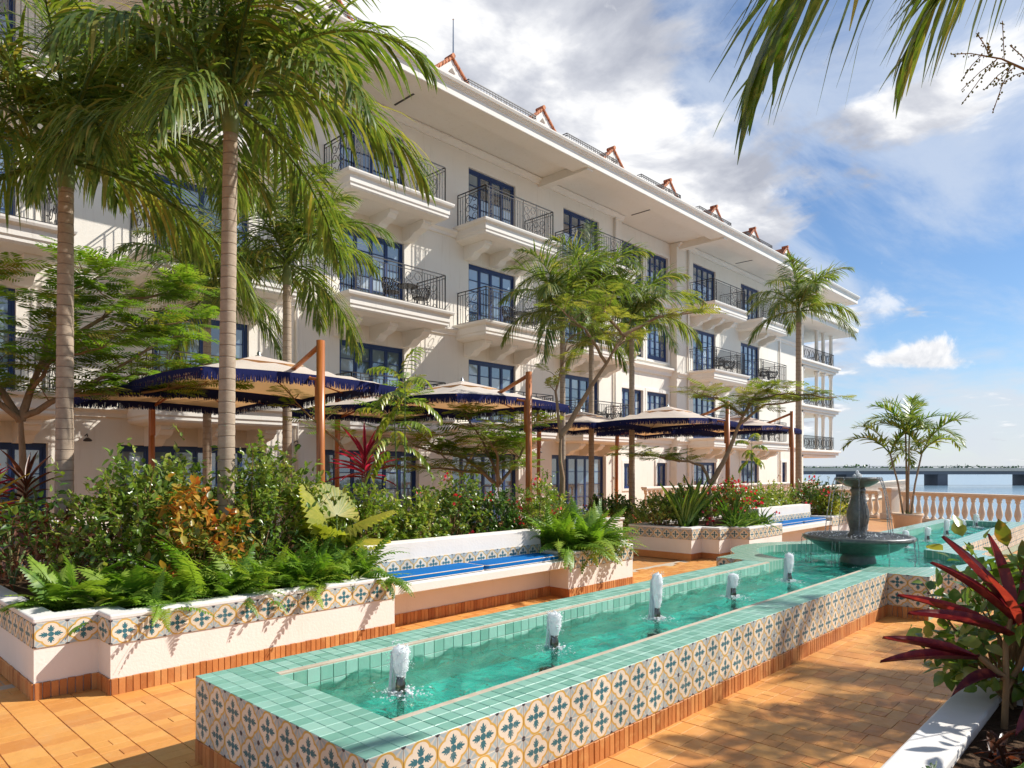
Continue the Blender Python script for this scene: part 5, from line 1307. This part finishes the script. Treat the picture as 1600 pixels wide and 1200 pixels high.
tree('feathery_tree', (9.9, 9.6, .2), 'low spreading feathery tree under the second umbrella', [
    ([(0, 0, 0), (-.05, .05, .8), (-.1, .1, 1.35)], .05, 0), ([(-.1, .1, 1.35), (-.7, .4, 1.9), (-1.5, .9, 2.1)], .04, .75), ([(-.1, .1, 1.35), (.2, -.2, 1.9), (.3, -.4, 2.5)], .035, .7), ([(-.1, .1, 1.35), (-.4, -.2, 1.9), (-.9, -.5, 2.2)], .035, .75), ([(-.3, .2, 1.6), (-.9, .9, 1.7), (-1.7, 1.6, 1.75)], .03, .75), ([(-.1, 0, 1.4), (-.5, .1, 2.2), (-.8, .3, 2.7)], .03, .6)],
    'feather', .50, n_tip=5, seed=6, tip_spread=.5)
tree('feathery_tree', (14.4, 7.6, SZ), 'forked leaning tree in the stepped planter with olive feathery leaves', [
    ([(0, 0, 0), (.02, 0, .5), (.03, -.02, .95)], .085, 0), ([(.03, -.02, .95), (.35, -.25, 1.6), (.62, -.42, 2.3), (.85, -.55, 2.8)], .06, .25), ([(.62, -.42, 2.3), (1.1, -.8, 2.75), (1.8, -1.3, 2.85)], .035, .75), ([(.8, -.5, 2.6), (1.2, -.55, 3.0), (1.6, -.7, 3.15)], .03, .7), ([(.7, -.45, 2.5), (.4, .0, 2.9), (.1, .35, 3.0)], .03, .7), ([(.85, -.55, 2.8), (1.4, -1.2, 3.0), (2.2, -1.9, 2.9)], .03, .7),
    ([(.03, -.02, .95), (-.02, .15, 1.35), (-.25, .35, 1.45), (-.8, .8, 1.55)], .04, .4), ([(-.4, .5, 1.45), (-.9, 1.0, 1.6), (-1.3, 1.2, 1.6)], .02, .7)],
    'feather_olive', .44, n_tip=3, seed=7, tip_spread=.38)
for k, (q, lb) in enumerate((((7.3, 10.2, .2), 'young feathery tree behind the thin sapling'), ((12.6, 13.4, 0), 'feathery tree between umbrella and hotel wall'))):
    tree('feathery_tree', q, lb, [([(0, 0, 0), (-.1, .1, 1.0), (-.2, .2, 1.7)], .045, 0), ([(-.2, .2, 1.7), (-.6, .6, 2.3), (-1.0, 1.1, 2.9)], .03, .6), ([(-.2, .2, 1.7), (.2, 0, 2.5), (.5, -.3, 3.1)], .03, .6), ([(-.2, .2, 1.7), (-.2, -.3, 2.4), (-.1, -.8, 2.8)], .025, .6)], 'feather', .40, n_tip=3, seed=17 + k, tip_spread=.4)
# trees of the opposite planter: they stand beside the picture and dapple the paving
tree('feathery_tree', (9.3, -1.1, SZ), 'feathery tree in the opposite planter shading the paving', [
    ([(0, 0, 0), (.0, .0, 1.2), (0, .0, 1.9)], .07, 0), ([(0, 0, 1.9), (-.6, .3, 2.6), (-1.3, .3, 3.1)], .045, .75), ([(0, 0, 1.9), (.4, -.3, 2.7), (.6, -.5, 3.4)], .04, .7), ([(0, 0, 1.9), (-.5, -.6, 2.6), (-1.3, -1.0, 3.0)], .04, .75), ([(-.4, .2, 2.4), (-.3, .3, 3.0), (-.5, .4, 3.5)], .03, .7)], 'feather_olive', .46, n_tip=3, seed=9)
palm((5.2, -1.6, SZ), 4.2, .09, 'palm standing behind the bench of the opposite planter', 2.0, n=12, seed=44)
palm((13.6, -2.9, SZ), 5.2, .095, 'tall palm at the back of the opposite planter', 2.1, n=12, seed=47)
# ---- sapling with paired leaflets
def sapling(loc, stems, label, nl=16, rach=.55):
    t = thing('sapling', loc, label, 'sapling'); mb = MB(); parts = []; tv, tf = ovate(.34, .25)
    for (tx, ty, h) in stems:
        tp = Vector((tx, ty, h)); mb.tube([(tx * .4, ty * .4, 0), (tx * .7, ty * .7, h * .5), tp], [.016, .012, .007], 6, False)
        for k in range(7):
            a = k * 2.4 + random.uniform(-.3, .3); el = R(70 - 13 * k) + random.uniform(-.1, .1); b0 = tp - Vector((0, 0, .07 * k)); O = []; D = []
            pts = [b0]; dr = Vector((math.cos(a) * math.cos(el), math.sin(a) * math.cos(el), math.sin(el)))
            for j in range(9): pts.append(pts[-1] + dr * rach / 8); dr = (dr + Vector((0, 0, -.17))).normalized(); 
            mb.tube(pts, .004, 4, False)
            for j in range(2, 10):
                tg = (pts[j] - pts[j - 1]).normalized(); sd = tg.cross(Vector((0, 0, 1))).normalized()
                for s in (-1, 1): O.append(tuple(pts[j])); D.append(tuple(sd * s * .75 + tg * .45 + Vector((0, 0, -.45))))
            X, Y, Z = frames(np.array(D), None, .15); parts.append(place(tv, tf, np.array(O), X, Y, Z, rng.uniform(.13, .20, len(O))))
    mb.build('stems', MAT['shaft'], t); foliage(t, 'leaves', *cat(parts), MAT['shrub_lime'])
sapling((6.45, 8.35, SZ), [(.02, .0, 2.65), (-.10, .10, 2.0)], 'thin two-stemmed sapling with long paired leaflets behind the hedge')
sapling((17.2, 7.9, SZ), [(.02, .0, 1.95)], 'thin bare-stemmed sapling in front of the ground-floor windows', 12, .35)

# ================================================================== planting of the long planter
FL = ['ribbed fern at the left corner of the long planter', 'broad-leaved fern spilling at the planter corner step', 'low bright fern before the ringed palm trunk', 'tall upright sword fern beside the orange croton', 'dark arching fern under the orange croton', 'fern with trailing frond under the second palm', 'fern hanging a frond over the tile band', 'bushy fern below the yellow fan palm', 'fern overhanging the bench end of the planter', 'small fern tucked behind the planter cap near the bench']
FP = [((1.80, 7.35), .62, 30, 1), ((2.12, 6.90), .52, 26, 1), ((2.36, 7.2), .60, 30, 1), ((2.80, 7.0), .92, 30, 0), ((3.18, 6.88), .78, 30, 0), ((3.55, 6.84), .70, 30, 0), ((3.92, 6.74), .62, 34, 0), ((4.22, 6.95), .78, 40, 0), ((4.55, 6.80), .68, 46, 0), ((3.75, 7.12), .55, 26, 1)]
for (p, s, n, w), lb in zip(FP, FL): fern((p[0], p[1], SZ), s, n, lb, wide=bool(w), up=.95 if s > .6 else .8)
for (p, s, n), lb in zip((((8.30, 6.84), .95, 60), ((8.82, 6.78), .98, 64), ((9.22, 6.95), .85, 54)), ('lush fern trailing over the block next to the blue cushions', 'lush fern in the middle of the planter block by the pool', 'lush fern at the aisle end of the planter block')): fern((p[0], p[1], SZ), s, n, lb, 'fern', up=.85, lean=(0, -.22))
for k in range(9): fern((1.85 + .34 * k + rng.uniform(-.05, .05), 7.35 + rng.uniform(-.1, .25), SZ), .34, 18, 'small understorey fern behind the front row of ferns in the long planter', 'shrub' if k % 2 else 'fern', True, 'understorey ferns of the long planter')
shrub('shrub', (2.55, 7.9, SZ), (.70, .55, 1.35), 'twiggy green shrub with white flowers right of the ringed palm', 'shrub', .085, .5, 330, 9, flowers=5, fmat='flower_white', fsize=.022, stems=34)
shrub('shrub', (3.1, 8.2, SZ), (.65, .5, 1.45), 'tall bushy green shrub between the two ringed palms', 'shrub', .08, .5, 330, 9, stems=30)
shrub('croton', (3.0, 7.42, SZ), (.40, .34, 1.05), 'orange and yellow croton between the two ringed palms', 'croton', .10, .55, 110, 9, 'croton', stems=20)
shrub('shrub', (1.95, 8.3, SZ), (.5, .5, .75), 'bronze-leaved shrub behind the ringed palm trunk', 'bronze', .09, .35, 60, 8, stems=24)
shrub('shrub', (4.05, 7.9, SZ), (.70, .5, 1.55), 'dense green shrub right of the second ringed palm', 'shrub', .085, .48, 380, 9, stems=34)
shrub('shrub', (4.60, 8.35, SZ), (.6, .45, 1.35), 'drooping green shrub with leaves over the fan palm', 'shrub', .09, .42, 220, 9, stems=28, droop=.4)
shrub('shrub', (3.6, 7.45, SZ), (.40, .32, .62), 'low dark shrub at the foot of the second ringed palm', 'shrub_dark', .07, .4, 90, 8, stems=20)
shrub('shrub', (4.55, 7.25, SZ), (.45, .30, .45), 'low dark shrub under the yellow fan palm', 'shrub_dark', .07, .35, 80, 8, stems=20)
t = thing('fan_palm', (4.72, 7.42, SZ), 'yellow-green fan palm with pleated leaves behind the bench end', 'fan palm')
for az, el, sz, off in ((R(140), R(64), .58, (-.12, .06, .62)), (R(-40), R(24), .62, (.10, -.06, .56)), (R(95), R(60), .50, (.05, .10, .70)), (R(-25), R(2), .50, (.14, -.08, .40)), (R(205), R(30), .46, (-.10, -.06, .46))):
    fan_leaf('leaf', t, off, az, el, sz, 'fan', 26); m = MB(); m.tube([(0, 0, 0), (off[0] * .6, off[1] * .6, off[2] * .6), off], .009, 5); m.build('stalk', MAT['shaft'], t)
HL = ['bright green hedge shrub behind the left bench cushion', 'yellowish hedge shrub behind the middle of the bench', 'dense hedge shrub with red blooms behind the bench', 'dark hedge shrub at the aisle end of the bench']
for k, (u, v, r_, mt, fl_) in enumerate(((5.45, 7.85, (.62, .5, 1.25), 'shrub_lime', 0), (6.15, 7.75, (.60, .45, 1.05), 'shrub_lime', 0), (7.0, 7.85, (.68, .5, 1.4), 'shrub', 7), (7.75, 7.80, (.52, .45, 1.15), 'shrub_dark', 7))):
    shrub('hedge_shrub', (u, v, SZ), r_, HL[k], mt, .066, .58, 360, 9, flowers=fl_, fsize=.06, stems=44, low=.35)
shrub('shrub', (8.55, 7.5, SZ), (.6, .5, 1.1), 'leafy shrub with red blooms over the trailing ferns', 'shrub_lime', .07, .45, 220, 9, flowers=9, fsize=.06, stems=40)
shrub('shrub', (9.45, 7.9, SZ), (.6, .5, .75), 'dense shrub at the aisle end behind the leaning tree', 'shrub', .06, .5, 140, 9, stems=40)
cordyline('cordyline', (6.55, 9.5, 0), 2.0, 'crimson spiky cordyline between two umbrella masts', 'cordyline_pink', 34, .62, .085, seed=2, bend=.3)
cordyline('cordyline', (2.25, 10.9, SZ), 1.05, 'dark purple cordyline beside the tall left palm', 'bronze', 26, .5, .10, seed=3)
cordyline('cordyline', (1.75, 10.5, SZ), .95, 'red cordyline left of the tall left palm', 'cordyline_pink', 24, .5, .14, seed=4, heads=2)
cordyline('cordyline', (1.55, 9.3, SZ), .95, 'orange-red broad cordyline at the left edge', 'croton', 20, .5, .2, seed=6)
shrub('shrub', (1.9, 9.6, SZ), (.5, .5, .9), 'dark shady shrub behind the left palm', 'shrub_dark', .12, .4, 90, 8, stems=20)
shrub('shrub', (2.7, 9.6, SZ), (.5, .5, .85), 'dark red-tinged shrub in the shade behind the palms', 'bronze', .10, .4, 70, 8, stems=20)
t = thing('elephant_ear', (1.72, 8.9, SZ), 'big green elephant-ear leaf at the left edge of the planter', 'plant')
tv, tf = ovate(.75, .2, .03)
for k, (az, el, s, o) in enumerate(((R(150), R(-18), .42, (-.02, .05, .62)), (R(60), R(20), .30, (.15, .10, .45)), (R(230), R(10), .30, (-.12, -.08, .42)))):
    D = np.array([[math.cos(az) * math.cos(el), math.sin(az) * math.cos(el), math.sin(el)]]); X, Y, Z = frames(D, np.array([[.35, -.4, 1.]])); foliage(t, 'leaf', *place(tv, tf, np.array([o]), X, Y, Z, np.array([s])), MAT['strap'], True)
    m = MB(); m.tube([(0, 0, 0), (o[0] * .4, o[1] * .4, o[2] * .6), o], .012, 6); m.build('stalk', MAT['shaft'], t)
for k in range(6): shrub('shrub', (3.9 + 1.25 * k, 8.35, SZ), (.5, .3, .62), 'low shrub along the seating side of the long planter behind the hedge', 'shrub_dark' if k % 2 else 'shrub', .06, .5, 70, 8, stems=16, group='low shrubs along the seating side')

for k, (u, v, s_) in enumerate(((2.0, 6.98, .30), (2.62, 6.76, .30), (3.36, 6.70, .28), (4.05, 7.15, .34), (4.42, 6.62, .26))):
    t = thing('broad_leaf_plant', (u, v, SZ), ('pale green broad-leaved plant at the planter corner', 'pale green broad-leaved plant right of the corner step', 'pale green broad-leaved plant before the second palm', 'pale green broad-leaved plant below the dense green shrub', 'pale green broad-leaved plant near the bench end of the planter')[k], 'plant', 'pale broad-leaved plants of the long planter')
    az = rng.random(15) * 6.28; el = rng.uniform(.2, 1.2, 15); D = np.stack([np.cos(az) * np.cos(el), np.sin(az) * np.cos(el), np.sin(el)], 1); X, Y, Z = frames(D, np.tile([0, 0, 1.], (15, 1)) + rng.normal(0, .3, (15, 3)))
    tv, tf = strap(.26, .55, 8, base=.25); foliage(t, 'leaves', *place(tv, tf, rng.normal(0, .03, (15, 3)) * [1, 1, 0], X, Y, Z, s_ * rng.uniform(.7, 1.2, 15)), MAT['shrub_lime'], True)
for k, (u, lb) in enumerate(((2.45, 'fern spilling over the cap right of the corner step'), (3.05, 'fern spilling over the cap below the croton'), (3.75, 'fern spilling over the cap between two palms and bench'), (4.68, 'fern spilling down the bench end of the tile band'))): fern((u, 6.62, SZ + .03), .50, 14, lb, 'fern', lean=(0, -.75), up=.6)
# ---- stepped planter beyond the aisle
for (u, v, h, n, lb) in ((13.35, 7.6, 1.05, 40, 'tall fan of green strap leaves at the aisle corner of the stepped planter'), (13.95, 7.75, 1.15, 26, 'tall narrow strap leaves beside the forked leaning tree'), (14.35, 7.0, .8, 24, 'strap-leaved clump below the forked leaning tree')): strap_clump('strap_plant', (u, v, SZ), h, n, lb, 'strap', .045, .42, .25)
for k, (u, v) in enumerate(((13.98, 6.78), (14.4, 6.72), (14.85, 6.70), (15.25, 6.72))): strap_clump('lily_turf', (u, v, SZ), .48, 60, ('arching grassy clump on the planter step facing the pool', 'arching grassy clump under the forked tree', 'arching grassy clump beside the bench behind the fountain', 'arching grassy clump touching the far blue cushion')[k], 'strap', .022, .95, .75)
SL = [((13.3, 8.2), (.5, .5, .7), 'shrub', 0, 'leafy shrub at the back of the stepped planter corner'), ((14.2, 8.0), (.55, .5, .85), 'shrub', 3, 'rounded shrub behind the forked tree'), ((15.2, 7.6), (.6, .5, .95), 'shrub', 14, 'shrub full of crimson blossoms beside the third umbrella mast'), ((16.2, 7.7), (.6, .5, .85), 'shrub', 12, 'shrub with scattered red blossoms behind the far bench'), ((17.2, 7.7), (.6, .5, .78), 'shrub_lime', 3, 'yellow-green hedge shrub behind the far bench'), ((18.2, 7.7), (.6, .5, .8), 'shrub_lime', 0, 'yellow-green shrub at the end of the far bench'), ((19.3, 7.2), (.6, .5, .9), 'shrub', 5, 'shrub with red buds beside the single tall palm'), ((20.4, 7.1), (.6, .5, .75), 'shrub_lime', 0, 'lime shrub right of the stone fountain column'), ((19.4, 6.75), (.4, .3, .45), 'fan', 0, 'golden low shrub behind the fountain')]
for (p, r_, mt, fl_, lb) in SL: shrub('shrub', (p[0], p[1], SZ), r_, lb, mt, .075, .55, 230, 8, flowers=fl_ * 2, fsize=.075, stems=22)
# ---- green masses in front of the hotel wall
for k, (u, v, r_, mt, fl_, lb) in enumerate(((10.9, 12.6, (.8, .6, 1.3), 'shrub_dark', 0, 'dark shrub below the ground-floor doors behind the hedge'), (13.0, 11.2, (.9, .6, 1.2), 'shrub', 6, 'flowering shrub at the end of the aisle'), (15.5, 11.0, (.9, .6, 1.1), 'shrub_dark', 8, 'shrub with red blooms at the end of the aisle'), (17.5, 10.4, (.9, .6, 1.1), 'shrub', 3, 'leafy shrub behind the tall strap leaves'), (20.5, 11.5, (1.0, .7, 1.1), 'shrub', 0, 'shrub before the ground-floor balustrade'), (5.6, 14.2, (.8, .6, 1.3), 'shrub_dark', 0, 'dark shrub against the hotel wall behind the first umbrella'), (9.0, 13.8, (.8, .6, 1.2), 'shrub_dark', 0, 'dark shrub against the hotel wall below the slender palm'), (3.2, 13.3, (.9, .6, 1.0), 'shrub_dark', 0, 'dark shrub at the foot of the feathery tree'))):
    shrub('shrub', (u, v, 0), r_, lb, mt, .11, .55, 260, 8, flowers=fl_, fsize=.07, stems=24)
# low walls and a bench seat glimpsed at the end of the aisle
t = thing('low_wall', (12.4, 10.2, 0), 'low white wall with cap at the end of the aisle', 'wall'); MB().box(-2.6, 2.2, -.14, .14, 0, .62).build('wall', MAT['plwhite'], t); MB().box(-2.65, 2.25, -.17, .17, .621, .67).build('cap', MAT['cap'], t, bevel=.01)
t = thing('garden_sofa', (11.3, 9.6, 0), 'grey garden seat with navy base seen through the aisle', 'seat'); MB().box(-.9, .9, -.35, .35, .12, .42).build('seat', MAT['grout'], t, bevel=.04); MB().box(-.9, .9, .22, .40, .421, .85).build('backrest', MAT['grout'], t, bevel=.05); MB().box(-.85, .85, -.33, .33, 0, .118).build('base', MAT['canvas_blue'], t)

# ================================================================== near planter on the right
def leafy_cordyline(loc, stems, leaves, label, mat):
    """stems and leaves given in metres: right, up and forward as seen from the terrace"""
    t = thing('cordyline', loc, label, 'cordyline'); C = lambda q: RT * q[0] + FW * q[2] + Vector((0, 0, q[1]))
    mb = MB()
    for st in stems: mb.tube([C(p) for p in st], [.016, .015, .013, .010][:len(st)], 8, False)
    parts = []
    for (b0, tip, w, bend, rv) in leaves:
        a, e = C(b0), C(tip); d = e - a; ln = d.length * (1 + .12 * bend); up = Vector((0, 0, 1)) - FW * .35
        tv, tf = strap(w * .78 / ln, bend, 11, base=.16, fold=.10); dd = (d.normalized() + Vector((0, 0, bend * .62))).normalized()
        X, Y, Z = frames(np.array([tuple(dd)]), np.array([tuple(up)])); v, f, _ = place(tv, tf, np.array([tuple(a)]), X, Y, Z, np.array([ln])); parts.append((v, f, np.full(len(v), rv)))
    mb.build('stem', MAT['twig'], t, True); foliage(t, 'leaves', *cat(parts), MAT[mat], True); return t
leafy_cordyline((4.18, .62, SZ), [[(0, 0, 0), (.01, .22, 0), (.02, .42, .02), (.06, .56, .03)], [(0, .25, 0), (-.06, .30, .0), (-.13, .36, 0)], [(.01, .2, 0), (.10, .30, .03), (.15, .45, .03)]], [
    ((.10, .52, .03), (-.24, .95, .05), .125, .10, .95), ((.08, .52, .02), (-.32, .83, .0), .085, .18, .25), ((.06, .46, 0), (-.50, .60, -.10), .085, .16, .98), ((.05, .46, .05), (-.42, .64, .15), .07, .18, .4),
    ((-.12, .35, 0), (-.60, .46, -.02), .075, .06, .15), ((-.12, .35, 0), (-.62, .35, -.05), .08, .14, .10), ((0, .25, 0), (-.27, .19, -.10), .085, .95, .75), ((.08, .50, 0), (-.12, .78, -.12), .09, .2, .55), ((.08, .5, .05), (.02, .95, .1), .10, .1, .35),
    ((.10, .5, 0), (.46, .62, .02), .095, .3, .45), ((.10, .5, 0), (.42, .80, .12), .10, .2, .6), ((.12, .46, -.03), (.40, .44, -.12), .09, .6, .3), ((.14, .45, 0), (.10, .10, -.10), .085, .5, .65), ((.15, .40, 0), (.30, .02, -.06), .11, .7, .9), ((.12, .48, .05), (.25, .92, .12), .10, .12, .2)],
    'large burgundy cordyline with spreading leaves in the near right planter', 'cordyline')
leafy_cordyline((4.40, .50, SZ), [[(0, 0, 0), (.0, .25, 0), (.01, .50, .02)]], [((.01, .50, 0), (.10, .74, -.02), .12, .3, .8), ((.01, .5, 0), (-.10, .62, -.06), .10, .6, .95), ((.01, .5, 0), (.30, .58, -.05), .12, .3, .4), ((.01, .48, 0), (.02, .68, -.10), .10, .8, 1.), ((.02, .48, 0), (.28, .42, .05), .10, .6, .3), ((0, .47, 0), (-.16, .46, .05), .09, .7, .6)],
    'pink-hearted cordyline among green leaves in the near right planter', 'cordyline_pink')
leafy_cordyline((3.80, .42, SZ), [[(0, 0, 0), (.02, .16, 0), (.05, .30, .02)]], [((.05, .3, 0), (.32, .40, .05), .10, .5, .3), ((.05, .3, 0), (.30, .16, -.1), .10, .7, .85), ((.05, .3, 0), (.15, .56, .05), .10, .3, .2), ((.04, .28, 0), (-.14, .14, -.08), .08, .9, .5)],
    'small second burgundy cordyline on bare soil in the near right planter', 'cordyline')
shrub('shrub', (4.62, .66, SZ), (.30, .24, .80), 'green broad-leaved shrub with hanging twigs behind the burgundy cordyline', 'shrub', .105, .62, 110, 6, stems=34, droop=.4)
shrub('croton', (4.75, .28, SZ), (.26, .24, 1.3), 'red and orange croton at the right edge of the near planter', 'croton', .15, .42, 14, 6, 'croton', stems=12, droop=.2)
t = thing('fan_palm', (4.82, .30, SZ), 'dark green fan palm behind the near right cordylines', 'fan palm')
for az, el, sz, off in ((R(150), R(35), .34, (-.05, .05, .42)), (R(110), R(10), .34, (.05, .05, .35)), (R(200), R(20), .30, (-.06, -.02, .40))):
    fan_leaf('leaf', t, off, az, el, sz, 'strap', 22); m = MB(); m.tube([(0, 0, 0), (off[0] * .6, off[1] * .6, off[2] * .6), off], .008, 5); m.build('stalk', MAT['shaft'], t)
fern((2.50, .66, SZ), .46, 22, 'broad-lobed fern leaning over the white cap in the near right planter', 'strap', True, up=.7)
fern((3.05, .42, SZ), .36, 14, 'small fern on the bare soil of the near right planter', 'strap', True, up=.8)
strap_clump('dry_grass', (3.7, .55, SZ), .28, 18, 'dry bronze blades at the foot of the near cordylines', 'bronze', .03, 1.2, .9)
strap_clump('dry_grass', (4.0, .35, SZ), .30, 18, 'dry bronze blades under the pink-hearted cordyline', 'bronze', .03, 1.2, .9)
